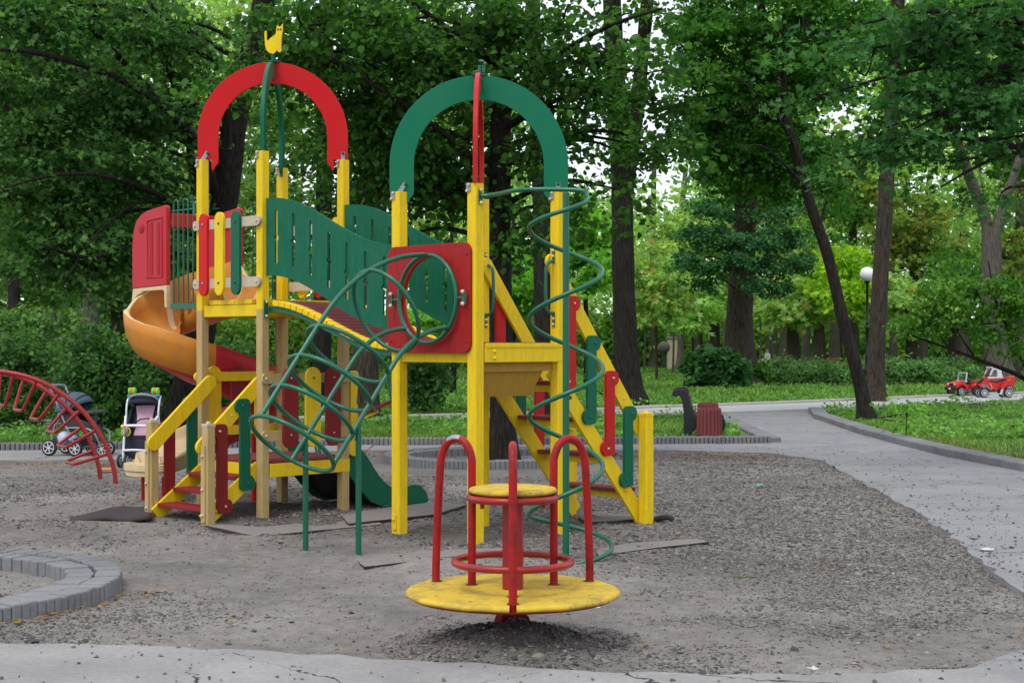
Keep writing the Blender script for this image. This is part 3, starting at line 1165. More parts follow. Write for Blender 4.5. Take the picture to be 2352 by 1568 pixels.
def barrier(A, Bp, outn, zr, hz, boards, railmat, rail_over=0.05, bw=0.125, railh=0.085, hide=True):
    d = (Bp - A).normalized()
    L = (Bp - A).length
    rails = None
    for z in zr:
        mb = MB()
        out = [(-rail_over, -railh / 2 + 0.02), (-rail_over + 0.02, -railh / 2), (L + rail_over - 0.03, -railh / 2)] + arc2(L + rail_over - railh / 2, 0, railh / 2, -90, 90, 8) + [(-rail_over + 0.02, railh / 2), (-rail_over, railh / 2 - 0.02)]
        mb.plate(out, A + outn * 0.014 + UP * z, d, UP, 0.028)
        for t in (-rail_over + 0.035, L + rail_over - 0.04):
            bolt(mb, A + outn * 0.027 + d * t + UP * z, outn, 0.012, 1)
        o_ = mb.build("barrier" if rails is None else "rail", [railmat, BOLT], rails or play, bevel=0.006)
        rails = rails or o_
    for fr, mat, dark in boards:
        mb = MB()
        mb.plate(stadium(bw, hz[1] - hz[0]), A + outn * 0.042 + d * (fr * L) + UP * hz[0], d, UP, 0.027)
        for z in zr:
            bolt(mb, A + outn * 0.055 + d * (fr * L) + UP * z, outn, 0.011, 1)
        mb.build("board", [mat, GTUBE if mat in (YEL, GRN) else STEEL], rails, bevel=0.007)
    return rails


o = QL['L'] - uL * HPL
barrier(o, QL['F'] - uL * HPL, -uL, (2.035, 2.555), (1.925, 2.655), ((0.16, ARED, 0), (0.43, YEL, 0), (0.70, GRN, 0)), CREAM, bw=0.125)
barrier(QL['B'] + uL * HPL, QL['R'] + uL * HPL, uL, (2.035, 2.555), (1.925, 2.655), ((0.22, YEL, 0), (0.5, ARED, 0), (0.78, YEL, 0)), CREAM)
barrier(QL['F'] - vL * HPL, QL['R'] - vL * HPL, -vL, (0.715, 1.205), (0.60, 1.30), ((0.26, DRED, 0), (0.535, YEL, 0), (0.79, DRED, 0)), TAN, bw=0.165)
barrier(QL['B'] + vL * HPL, QL['L'] + vL * HPL, vL, (0.715, 1.205), (0.60, 1.30), ((0.2, YEL, 0), (0.5, DRED, 0), (0.8, YEL, 0)), YEL, bw=0.15)


# bridge
BA, BB = QL['F'] - vL * HPL, QR['L'] + vR * HPR
BC, BD = QL['R'] - vL * HPL, QR['B'] + vR * HPR
bdir = ((BB + BD) / 2 - (BA + BC) / 2)
LB = bdir.length


def ease(t):
    t = min(1, max(0, t))
    return 0.5 - 0.5 * math.cos(math.pi * t)


def deckz(t):
    return 1.872 - 0.375 * ease(t * 1.02)


npl = 21
frame = MB()
for P0, P1 in ((BA, BB), (BC, BD)):
    inw = ((BC - BA) if P0 is BA else (BA - BC)).normalized() * 0.05
    n = 24
    prof = [(LB * i / n, deckz(i / n) - 0.050) for i in range(n + 1)] + [(LB * i / n, deckz(i / n) - 0.095) for i in range(n, -1, -1)]
    X = (P1 - P0).normalized()
    sc = (P1 - P0).length / LB
    frame.plate([(x * sc, z) for x, z in prof], P0 + inw, X, UP, 0.035)
fr = frame.build("bridge", GTUBE, play, bevel=0.003)
for i in range(npl):
    t = (i + 0.5) / npl
    a, b = BA + (BB - BA) * t, BC + (BD - BC) * t
    z = deckz(t) - 0.024
    dz = (deckz(t + 0.01) - deckz(t - 0.01)) / 0.02
    along = ((BB + BD - BA - BC) / 2 + UP * dz).normalized()
    across = (b - a).normalized()
    nrm = across.cross(along).normalized()
    hw = LB / npl / 2 - 0.003
    a, b = a + across * 0.012, b - across * 0.012
    if i in (0, npl - 1):
        a, b = a + across * 0.05, b - across * 0.05
    mb = MB()
    L = (b - a).length
    for s0, s1, mi in ((0, 0.085, 1), (0.085, L - 0.085, 0), (L - 0.085, L, 1)):
        mb.obox(a + across * (s0 + s1) / 2 + UP * z, across * (s1 - s0) / 2, along * hw, nrm * (0.022 if mi == 0 else 0.0225), mi)
    mb.build("plank", [DECK, YEL], fr, bevel=0.004)


def panel_top(t):
    return 2.745 - 0.455 * ease((t - 0.03) * 1.03)


def panel_bot(t):
    return 2.085 - 0.47 * ease((t - 0.02) * 1.02)


for P0, P1, lab in ((BA, BB, "near"), (BC, BD, "far")):
    D = (P1 - P0)
    L = D.length
    e0, e1 = (0.004, L - 0.004)
    n = 40
    outl = [(e0 + (e1 - e0) * i / n, panel_bot(i / n)) for i in range(n + 1)] + [(e0 + (e1 - e0) * i / n, panel_top(i / n)) for i in range(n, -1, -1)]
    holes = []
    ns = 7
    for i in range(ns):
        x = L * (i + 0.60) / (ns + 0.2)
        t = x / L
        z0, z1 = panel_bot(t) + 0.10, panel_top(t) - 0.10
        w, r = 0.0165, 0.030
        zm = (z0 + z1) / 2 - 0.01
        holes.append(arc2(x, z1 - w, w, 0, 180, 6) + [(x - w, zm + r * 0.9)] + arc2(x, zm, r, 120, 240, 6) + [(x - w, zm - r * 0.9)]
                     + arc2(x, z0 + w, w, 180, 360, 6) + [(x + w, zm - r * 0.9)] + arc2(x, zm, r, -60, 60, 6) + [(x + w, zm + r * 0.9)])
    mb = MB()
    mb.plate(outl, P0 + (BC - BA).normalized() * (0.012 if lab == "near" else -0.012), D, UP, 0.020, holes)
    mb.build("side_panel", paint("bridge_green", (0.001, 0.105, 0.050), 0.42, 0.45, (0.02, 0.17, 0.11)), fr, bevel=0.003)
for P0, s in ((QL['F'], 1), (QL['R'], -1)):
    mb = MB()
    mb.obox(P0 - vL * (HPL + 0.006) + uL * 0.0 + UP * 1.80, uL * 0.02, vL * 0.004, UP * 0.075)
    for z in (1.74, 1.86):
        bolt(mb, P0 - vL * (HPL + 0.010) + UP * z, -vL, 0.013, 1)
    mb.build("hinge_plate", [GTUBE, BOLT], fr)

# grilles beside the slide mouth
for c in (QL['L'], QL['B']):
    mb = MB()
    o = c + vL * HPL
    for i in range(3):
        x0, x1 = 0.03 + i * 0.155, 0.03 + i * 0.155 + 0.075
        r = (x1 - x0) / 2
        top = 2.78
        pts = [o + vL * x0 + UP * 1.86] + [o + vL * (x0 + r + r * math.cos(R(180 - a))) + UP * (top + r * math.sin(R(a))) for a in range(0, 181, 20)] + [o + vL * x1 + UP * 1.86]
        mb.tube(pts, 0.0085, 7)
    mb.tube([o + UP * 2.72, o + vL * 0.44 + UP * 2.72], 0.008, 7)
    mb.obox(o + vL * 0.215 + UP * 1.845, vL * 0.225, uL * 0.02, UP * 0.025)
    for z in (2.66, 2.77):
        bolt(mb, o - uL * HPL * 0.9 + vL * 0.01 + UP * z, -uL, 0.013, 1)
    for x in (0.08, 0.23, 0.38):
        bolt(mb, o + vL * x + UP * 1.82, -UP, 0.012, 1)
    mb.obox(o - uL * HPL * 0.6 + vL * 0.012 + UP * 2.715, uL * 0.03, vL * 0.012, UP * 0.065)
    mb.build("grille", [GTUBE, BOLT], play)


# stairs ------------------------------------------------------------------
def bone_outline(h, w=0.105, r=0.062):
    return ([(w / 2, 0.05), (w / 2, h - 2 * r + 0.01)] + arc2(w / 2 - 0.012, h - r, r, -70, 90, 10) + arc2(-w / 2 + 0.045, h - 0.045, 0.045, 90, 180, 5)
            + [(-w / 2, 2 * r - 0.01)] + arc2(-w / 2 + 0.012, r, r, 110, 270, 10) + arc2(w / 2 - 0.045, 0.045, 0.045, 270, 360, 5))


def stair(A0, A1, outd, run, ztop, nst, hr, strg, newel_h, hp, ang, bones, newel_mat, tread_mat, side0, foot=0.04, rail_w=0.13, rail_end=0.07):
    """A0/A1: the tower posts at the two sides; outd: downhill direction; hr: rail heights (top, bottom)."""
    mbS = MB()
    sides = []
    for A in (A0, A1):
        other = A1 if A is A0 else A0
        outw = (A - other).normalized()
        sides.append((A, outw))
        base = A + outd * run
        # stringer
        p0 = A - outw * (hp + 0.016) - outd * 0.01 + UP * (strg[0])
        p1 = A - outw * (hp + 0.016) + outd * (run + hp * 0.2) + UP * strg[1]
        mbS.beam(p0, p1, 0.028, 0.135)
        bolt(mbS, p0 * 0.2 + p1 * 0.8 + outw * 0.014, outw, 0.016, 0)
        bolt(mbS, p0 * 0.82 + p1 * 0.18 + outw * 0.014, outw, 0.016, 1)
    S = mbS.build("stair", [YEL, GRN], play, bevel=0.004)
    for A, outw in sides:
        base = A + outd * run
        mb = MB()
        sec = post_section(hp)
        mb = post(base, hp, ang, [-0.05, newel_h], [0], None)
        capc = base + UP * (newel_h + 0.012)
        ca, sa = Vector((math.cos(R(ang)), math.sin(R(ang)), 0)), Vector((-math.sin(R(ang)), math.cos(R(ang)), 0))
        mb.obox(capc, ca * hp * 1.02, sa * hp * 1.02, UP * 0.0125, 1)
        mb.lathe([(hp * 0.48, 0.0), (hp * 0.46, 0.012), (hp * 0.3, 0.02)], capc + UP * 0.0125, 12, 1)
        mb.obox(base + outd * (hp + 0.008) + UP * (newel_h * 0.42), outd * 0.008, outw * hp * 0.62, UP * newel_h * 0.39)
        for z in (newel_h * 0.7, newel_h * 0.36, newel_h * 0.10):
            bolt(mb, base + outd * (hp + 0.016) + UP * z, outd, 0.014, 1)
        mb.build("newel_post", [newel_mat, CREAM if newel_mat is TAN else YEL], S, bevel=0.004)
        # handrail
        q0 = A - outw * (hp + 0.016) - outd * 0.05 + UP * hr[0]
        q1 = base - outw * (hp + 0.016) + outd * rail_end + UP * hr[1]
        d = (q1 - q0)
        L = d.length
        X = d.normalized()
        Yd = outw.cross(X).normalized()
        if Yd.z < 0:
            Yd = -Yd
        w = rail_w
        out = arc2(w / 2, 0, w / 2, 90, 270, 8) + arc2(L - w / 2, 0, w / 2, 270, 450, 8)
        mb = MB()
        mb.plate(out, q0, X, Yd, 0.030)
        for t in (0.12, 0.5, 0.8):
            bolt(mb, q0 + d * t + outw * 0.015, outw, 0.010)
        mb.build("handrail", [YEL], S, bevel=0.007)
        # bone shaped boards between rail and stringer
        for fr, mat in bones:
            s = run * fr
            zt = hr[0] + (hr[1] - hr[0]) * (s + 0.05) / (run + 0.05 + rail_end) + (0.03 if hp < 0.045 else -0.015)
            zb = strg[0] + (strg[1] - strg[0]) * s / run + (-0.06 if hp < 0.045 else 0.055)
            mb = MB()
            mb.plate(bone_outline(zt - zb), A - outw * (hp - 0.013) + outd * s + UP * zb, outd, UP, 0.026)
            for z, x in ((zt - 0.06, 0.03), (zb + 0.06, -0.03)):
                bolt(mb, A - outw * (hp - 0.026) + outd * (s + x) + UP * z, outw, 0.011, 1)
            mb.build("baluster", [mat, BOLT if mat is not GRN else GTUBE], S, bevel=0.007)
    wv = (A1 - A0)
    wl_ = wv.length
    wd = wv.normalized()
    for i in range(nst):
        z = ztop * (nst - i) / (nst + 1)
        s = hp + (run - 2 * hp) * (i + 0.62) / nst
        mb = MB()
        c = (A0 + A1) / 2 + outd * s + UP * (z - 0.014)
        mb.obox(c, wd * (wl_ / 2 - hp - 0.032), outd * 0.10, UP * 0.016, 0)
        if tread_mat is YEL:
            mb.obox(c - UP * 0.045, wd * (wl_ / 2 - hp - 0.05), outd * 0.02, UP * 0.028, 1)
        mb.build("tread", [tread_mat if tread_mat is not YEL else DECK, YEL], S, bevel=0.005)
    return S


stair(QL['L'] + (QL['F'] - QL['L']).normalized() * 0.05, QL['F'], -uL, 0.555, 0.50, 3, (1.20, 0.60), (0.44, 0.02), 0.815, HPL, AL,
      ((0.30, GRN), (0.72, DRED)), TAN, paint("tread_red", (0.24, 0.014, 0.018), 0.5, 0.3, (0.14, 0.04, 0.04), False), 1)
stair(QR['R'], QR['B'], uR, 1.05, 1.50, 4, (2.20, 0.76), (1.30, 0.04), 0.90, HPR, AR,
      ((0.17, RED), (0.40, GRN), (0.61, RED), (0.825, GRN)), YEL, YEL, 0, rail_w=0.125, rail_end=0.0)
# riser board behind the top step, scratched with scribbles
mb = MB()
rc = CR + uR * (HR - 0.06)
mb.beam(QR['F'] + uR * (HPR + 0.01) + vR * 0.02 + UP * 1.34, QR['R'] - uR * (HPR + 0.005) + vR * 0.02 + UP * 1.34, 0.016, 0.10, UP)
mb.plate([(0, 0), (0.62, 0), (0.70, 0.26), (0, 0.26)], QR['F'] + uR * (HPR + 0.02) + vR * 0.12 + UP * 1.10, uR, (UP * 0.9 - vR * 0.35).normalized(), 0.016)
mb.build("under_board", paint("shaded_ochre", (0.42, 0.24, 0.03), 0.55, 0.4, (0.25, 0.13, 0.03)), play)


# hole panel on the right tower with the tunnel climber -----------------------
PA, PB = QR['L'] - uR * HPR, QR['F'] - uR * HPR
pd = (PB - PA).normalized()
PL = (PB - PA).length
hc = PL / 2 + 0.01
hz = 1.845
z0p, z1p = 1.432, 2.262
x0p, x1p = -0.062, PL + 0.018
rr = 0.075
outl = (arc2(x1p - rr, z1p - rr, rr, 0, 90, 6) + arc2(x0p + rr, z1p - rr, rr, 90, 180, 6)
        + arc2(x0p + rr, z0p + rr, rr, 180, 270, 6) + arc2(x1p - rr, z0p + rr, rr, 270, 360, 6))
mb = MB()
mb.plate(outl, PA - uR * 0.011, pd, UP, 0.020, [arc2(hc, hz, 0.315, 0, 350, 35)])
for x in (x0p + 0.04, x1p - 0.04):
    for z in (z0p + 0.09, z1p - 0.09, 1.52):
        bolt(mb, PA - uR * 0.021 + pd * x + UP * z, -uR, 0.008, 0)
mb.build("hole_panel", [paint("panel_red", (0.34, 0.010, 0.010), 0.42, 0.5, (0.15, 0.012, 0.012))], play, bevel=0.006)

lat = pd                        # towards the camera's right
TC = Vector((PA.x, PA.y, 0)) - uR * 0.055 + pd * hc
RT = 0.335
rho, phi_e, straight = 0.90, R(52), 0.893


def tunnel(s):
    """Axis point and downhill angle at path length s."""
    la = rho * phi_e
    if s < la:
        a = s / rho
        return TC - uR * (rho * math.sin(a)) + UP * (hz - rho * (1 - math.cos(a))), a
    e = TC - uR * (rho * math.sin(phi_e)) + UP * (hz - rho * (1 - math.cos(phi_e)))
    t = s - la
    return e - uR * (t * math.cos(phi_e)) - UP * (t * math.sin(phi_e)), phi_e


def tpoint(s, ang):
    c, a = tunnel(s)
    n = -uR * math.sin(a) + UP * math.cos(a)
    return c + (lat * math.cos(R(ang)) + n * math.sin(R(ang))) * RT


la = rho * phi_e
tot = la + straight
mb = MB()
for s in (0, la * 0.52, la + straight - 0.80, la + straight - 0.535, la + straight - 0.268, tot):
    mb.tube([tpoint(s, a) for a in range(0, 360, 10)], 0.0165, 9, closed=True)
for ang in (90, -42, -138):
    mb.tube([tpoint(tot * i / 30, ang) for i in range(31)], 0.0185, 10)
for sx in (-1, 1):
    p = TC + lat * sx * (RT + 0.0) + UP * hz
    mb.tube([p, p + lat * sx * 0.075], 0.011, 8)
    mb.obox(p + lat * sx * 0.085, lat * 0.012, uR * 0.012, UP * 0.045)
    for dz in (-0.045, 0.045):
        bolt(mb, p + lat * sx * 0.085 - uR * 0.012 + UP * dz, -uR, 0.016, 1)
for ang, s in ((-42, tot - 0.36), (-138, tot - 0.20)):
    p = tpoint(s, ang)
    mb.tube([p, Vector((p.x, p.y, p.z - 0.17))], 0.0185, 10)
    mb.tube([Vector((p.x, p.y, p.z - 0.10)), Vector((p.x, p.y, -0.08))], 0.0215, 10)
    for dz in (0.10, 0.14):
        bolt(mb, Vector((p.x - 0.018, p.y - 0.01, p.z - dz + 0.02)), (-1, -0.3, 0), 0.009)
mb.build("tunnel_climber", [GTUBE, BOLT], play)

# spiral climber ----------------------------------------------------------------
SP = Vector((0.383, 10.82, 0))
SR = 0.262
mb = MB()
mb.tube([(SP.x, SP.y, -0.06), (SP.x, SP.y, 2.575)], 0.0235, 12)
pole = mb.build("spiral_climber", GTUBE, play)
pts = []
a0 = QR['F'] - vR * (HPR + 0.02) + UP * 2.60
pts.append(a0)
pts += [a0 + Vector((0.10, -0.06, 0.006)), Vector((SP.x - 0.32, SP.y + 0.12, 2.606)), Vector((SP.x, SP.y + 0.03, 2.598)), Vector((SP.x + 0.11, SP.y, 2.588)), Vector((SP.x + 0.135, SP.y - 0.015, 2.580))]
ztop_ = 2.545
tops = pts[:]
hel = []
nseg = 200
KT = (0, 0.5, 1, 1.5, 2, 2.5, 3, 3.5, 4, 4.22)
KZ = (2.545, 2.33, 2.02, 1.676, 1.33, 0.99, 0.636, 0.29, 0.075, -0.02)
KR = (0.15, 0.262, 0.262, 0.26, 0.262, 0.26, 0.262, 0.262, 0.325, 0.34)
for i in range(nseg + 1):
    f = 4.22 * i / nseg
    th = -2 * math.pi * f
    r = float(np.interp(f, KT, KR))
    hel.append(Vector((SP.x + r * math.cos(th), SP.y + r * math.sin(th), float(np.interp(f, KT, KZ)))))
path = smooth_path(tops, 6)[:-1] + hel
mb = MB()
mb.tube(path, 0.0165, 10)
mb.obox(QR['F'] - vR * (HPR + 0.006) + UP * 2.60, uR * 0.014, vR * 0.006, UP * 0.055, 0)
for dz in (-0.048, 0.048):
    bolt(mb, QR['F'] - vR * (HPR + 0.012) + UP * (2.60 + dz), -vR, 0.015, 1)
mb.build("coil", [GTUBE, BOLT], pole)

# grab handles at the stair head
for c, side in ((QR['B'], -1), (QR['R'], 1)):
    mb = MB()
    ph = c - vR * side * (HPR + 0.004) if False else (c + (-vR if side == 1 else -vR) * (HPR + 0.004) if side == -1 else c - uR * (HPR + 0.004))
    nrm = -vR if side == -1 else -uR
    lean = nrm
    zz = (2.15, 1.74)
    mb.tube(smooth_path([ph + UP * zz[0], ph + nrm * 0.05 + UP * (zz[0] - 0.01), ph + nrm * 0.085 + UP * (zz[0] - 0.07), ph + nrm * 0.085 + UP * (zz[1] + 0.07), ph + nrm * 0.05 + UP * (zz[1] + 0.01), ph + UP * zz[1]], 5), 0.0135, 9)
    for z in zz:
        sgn = 1 if z == zz[0] else -1
        mb.obox(ph + UP * (z + sgn * 0.045), (nrm.cross(UP)) * 0.012, nrm * 0.003, UP * 0.06)
        for k in (0.04, 0.085):
            bolt(mb, ph + nrm * 0.003 + UP * (z + sgn * k), nrm, 0.013, 1)
    mb.build("grab_handle", [GTUBE, BOLT], play)

# spiral slide --------------------------------------------------------------------
M0 = (QL['L'] + QL['B']) / 2 + vL * 0.03
plan = [(M0.x, M0.y, 1.870), (M0.x - 0.21, M0.y + 0.20, 1.845), (-2.88, 14.42, 1.79), (-3.10, 14.55, 1.71), (-3.29, 14.46, 1.62), (-3.33, 14.25, 1.51), (-3.21, 14.09, 1.38), (-3.00, 14.10, 1.26),
        (-2.74, 14.25, 1.15), (-2.52, 14.46, 1.02), (-2.46, 14.72, 0.86), (-2.58, 14.96, 0.72), (-2.84, 15.03, 0.58), (-3.10, 14.92, 0.45), (-3.30, 14.74, 0.37), (-3.47, 14.56, 0.335)]
SPATH = smooth_path(plan, 8)
SCUM = [0.0]
for p_, q_ in zip(SPATH, SPATH[1:]):
    SCUM.append(SCUM[-1] + Vector((q_.x - p_.x, q_.y - p_.y, 0)).length)
ttot = SCUM[-1]


def slide(t):
    """t in metres along the plan: point on the trough floor and heading in degrees."""
    t = min(max(t, 0.0), ttot - 1e-4)
    i = max(k for k, c in enumerate(SCUM[:-1]) if c <= t)
    f = (t - SCUM[i]) / (SCUM[i + 1] - SCUM[i])
    j0, j1 = max(i - 2, 0), min(i + 3, len(SPATH) - 1)
    d_ = SPATH[j1] - SPATH[j0]
    return SPATH[i].lerp(SPATH[i + 1], f), math.degrees(math.atan2(d_.y, d_.x))


def trough_section(t, wl):
    """(lateral, up) going over: inner surface, rims and outer skin. +lateral = outer side of the curve."""
    ho, hi = wl
    inner = [(-0.27, hi), (-0.275, hi * 0.6), (-0.25, 0.10), (-0.19, 0.025), (-0.08, -0.012), (0.06, -0.012), (0.18, 0.03), (0.25, 0.12), (0.285, ho * 0.6), (0.29, ho)]
    outer = [(0.33, ho - 0.005), (0.325, ho * 0.6), (0.305, 0.05), (0.24, -0.065), (0.08, -0.105), (-0.09, -0.105), (-0.21, -0.06), (-0.285, 0.05), (-0.312, hi * 0.6), (-0.315, hi - 0.005)]
    return inner + outer


ns = 110
vs, fs, ms = [], [], []
ksec = 20
for i in range(ns + 1):
    t = ttot * i / ns
    p, hd = slide(t)
    f = t / ttot
    ho = 0.22 + 0.26 * min(1, max(0, (t - 0.2) / 0.3)) - 0.21 * min(1, max(0, (t - 0.80) / 0.40)) - 0.14 * max(0, (f - 0.80) / 0.2)
    hi = 0.20 - 0.06 * min(1, max(0, (t - 0.2) / 0.4)) - 0.04 * max(0, (f - 0.8) / 0.2)
    if f > 0.93:
        ho = hi = max(0.05, hi * (1 - (f - 0.93) / 0.07 * 0.6))
    latv = Vector((math.sin(R(hd)), -math.cos(R(hd)), 0)) * 0.86
    bank = 0.10 * min(1, max(0, (t - 0.3) / 0.5)) * (1 if f < 0.85 else max(0, (0.97 - f) / 0.12))
    rib = 1.0 + (0.045 if (t % 0.31) < 0.045 else 0.0)
    for k, (l, z) in enumerate(trough_section(t, (ho, hi))):
        l = l if l > 0 else l * (1.0 if 0.3 < t < 1.7 else 0.8)
        if l < 0 and 0.40 < t < 1.75:
            lim = (Vector((-3.07, 14.31, p.z)) - p).dot(-latv) / 0.74
            l = max(l, -max(0.02, lim - 0.05))
        kk = 1.0 if l < 0 else (rib if k >= 10 else 2 - rib)
        vs.append(p + latv * l * kk + UP * (z + bank * l * 0.9))
for i in range(ns):
    f = (i + 0.5) / ns
    for k in range(ksec):
        j = (k + 1) % ksec
        fs.append((i * ksec + k, (i + 1) * ksec + k, (i + 1) * ksec + j, i * ksec + j))
        if f < 0.475:
            mi = 0
            if k in (9, 19):
                mi = 1
            if (ttot * f) % 0.31 < 0.035 and 2 <= k <= 8:
                mi = 1
            if 13 <= k <= 17 and ttot * f > 1.0:
                mi = 2
        elif f < 0.86:
            mi = 2
        else:
            mi = 1
        ms.append(mi)
mb = MB()
mb.v, mb.f, mb.m, mb.sm = [tuple(v) for v in vs], fs, ms, [True] * len(fs)
mb.f += [tuple(range(ksec - 1, -1, -1)), tuple(range(ns * ksec, ns * ksec + ksec))]
mb.m += [1, 1]
mb.sm += [False, False]
slide_o = mb.build("spiral_slide", [ORANGE, PCREAM, PRED], play)
# rounded lip at the exit
pe, he = slide(ttot)
hv = Vector((math.cos(R(he)), math.sin(R(he)), 0))
lv = Vector((-hv.y, hv.x, 0))
mb = MB()
for dz, th, gr in ((-0.005, 0.062, 1.0), (-0.062, 0.045, 0.93)):
    mb.plate([(0.30 * gr * math.cos(R(a)), 0.20 * gr * math.sin(R(a))) for a in range(0, 181, 9)] + [(-0.29 * gr, -0.10), (0.29 * gr, -0.10)], pe + UP * dz, lv, hv, th)
mb.build("exit_lip", PCREAM, slide_o, bevel=0.028, seg=4)
for q in (pe - hv * 0.06 - lv * 0.17, pe - hv * 0.06 + lv * 0.17, slide(ttot * 0.62)[0]):
    mb = MB()
    mb.tube([q + UP * (-0.05), Vector((q.x, q.y, -0.08))], 0.028, 10)
    mb.build("support_leg", RED, slide_o)
# hood walls at the mouth
for sgn in (1, -1):
    mb = MB()
    o = M0 + vL * 0.70 - uL * sgn * 0.325 if sgn == 1 else M0 + vL * 0.45 - uL * sgn * 0.325
    W = 0.58
    ou = [(0, 2.055), (W, 2.035), (W + 0.0, 2.45)] + [(W - 0.02, 2.58), (W - 0.07, 2.68), (W - 0.16, 2.735), (W - 0.26, 2.765)] + [(0.02, 2.80), (0, 2.78)]
    mb.plate(ou, o, vL, UP, 0.045)
    n_ = -uL * sgn
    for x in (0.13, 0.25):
        mb.obox(o + vL * x + n_ * 0.0235 + UP * 2.40, vL * 0.026, n_ * 0.003, UP * 0.25, 1)  # recess shade put into the colour: raised pads in a darker red
    mb.tube([o + vL * 0.07 + n_ * 0.024 + UP * 2.69, o + vL * 0.065 + n_ * 0.024 + UP * 2.13, o + vL * 0.32 + n_ * 0.024 + UP * 2.13, o + vL * 0.32 + n_ * 0.024 + UP * 2.67, o + vL * 0.07 + n_ * 0.024 + UP * 2.69], 0.010, 6)
    mb.lathe([(0.045, 0), (0.045, 0.006), (0.012, 0.006), (0.010, 0.012)], o + vL * 0.42 + n_ * 0.0225 + UP * 2.60, 14, 1, True, n_)
    mb.build("hood_panel", [PRED, paint("shaded_red_plastic", (0.36, 0.008, 0.015), 0.4, 0.2, (0.25, 0.03, 0.03), False)], slide_o, bevel=0.014, seg=3)
    mb = MB()
    mb.plate([(0, 0), (W, -0.02), (W + 0.03, -0.18), (W - 0.06, -0.10), (W - 0.18, -0.05), (0.08, -0.045), (0.045, -0.06), (0.04, -0.21), (0, -0.22)], o + UP * 2.052, vL, UP, 0.04)
    mb.build("hood_sill", PCREAM, slide_o, bevel=0.01)
mb = MB()
mb.beam(M0 - uL * 0.30 + vL * 0.68 + UP * 2.66, M0 + uL * 0.30 + vL * 0.68 + UP * 2.66, 0.04, 0.13)
mb.build("hood_bar", ARED, slide_o, bevel=0.01)

# small green slide off the lower deck -------------------------------------------------
mb = MB()
S0 = QL['R'] + uL * (HPL + 0.0)
S1 = QL['B'] + uL * (HPL + 0.0)
top = [(0.0, 0.63), (0.12, 0.59), (0.24, 0.48), (0.36, 0.33), (0.46, 0.23), (0.58, 0.165), (0.72, 0.165), (0.83, 0.18), (0.90, 0.165), (0.98, 0.10), (1.01, 0.02)]
bot = [(0.99, 0.0), (0.86, -0.01), (0.80, 0.015), (0.62, 0.0), (0.45, 0.0), (0.30, 0.055), (0.14, 0.20), (0.0, 0.36)]
tops_ = [(p.x, p.y) for p in smooth_path([(x, y, 0) for x, y in top], 5)]
for S in (S0, S1):
    inn = (S1 - S0).normalized() * (0.02 if S is S0 else -0.02)
    m2 = MB()
    m2.plate(tops_ + bot, S + inn, uL, UP, 0.026)
    if S is S0:
        ss = m2
    else:
        ss.v += []
        other = m2
chute = MB()
cl = smooth_path([(0.0, 0.48, 0), (0.12, 0.40, 0), (0.30, 0.15, 0), (0.45, 0.055, 0), (0.62, 0.045, 0), (0.9, 0.06, 0)], 5)
wv = (S1 - S0)
vs, fs = [], []
for p in cl:
    for f in (0.035, 0.965):
        vs.append(S0 + wv * f + uL * p.x + UP * p.y)
for p in cl:
    for f in (0.035, 0.965):
        vs.append(S0 + wv * f + uL * p.x + UP * (p.y - 0.02))
n2 = len(cl) * 2
for i in range(len(cl) - 1):
    fs += [(2 * i, 2 * i + 1, 2 * i + 3, 2 * i + 2), (n2 + 2 * i + 2, n2 + 2 * i + 3, n2 + 2 * i + 1, n2 + 2 * i)]
chute.add(vs, fs)
sl = chute.build("small_slide", plain("dull_sheet_steel", (0.05, 0.045, 0.045), 0.4, 0.5), play)
ss.build("side_panel", GRN, sl, bevel=0.006)
other.build("side_panel", GRN, sl, bevel=0.006)
for S, sg in ((S0, -1), (S1, 1)):
    mb = MB()
    mb.plate(stadium(0.115, 0.30), S + (S1 - S0).normalized() * sg * 0.012 + uL * 0.055 + UP * 0.68, uL, UP, 0.026)
    mb.plate(arc2(0, 0, 0.075, 0, 342, 19), S + (S1 - S0).normalized() * sg * 0.012 + uL * 0.07 + UP * 0.565, uL, UP, 0.028)
    mb.plate([(-0.045, 0.0), (0.0, 0.0), (0.05, 0.42), (0.03, 0.46), (-0.045, 0.46)], S + (S1 - S0).normalized() * sg * 0.04 + uL * 0.05 + UP * 0.80, uL, UP, 0.024)
    mb.build("guard_board", [YEL], sl, bevel=0.006)
world_origin()

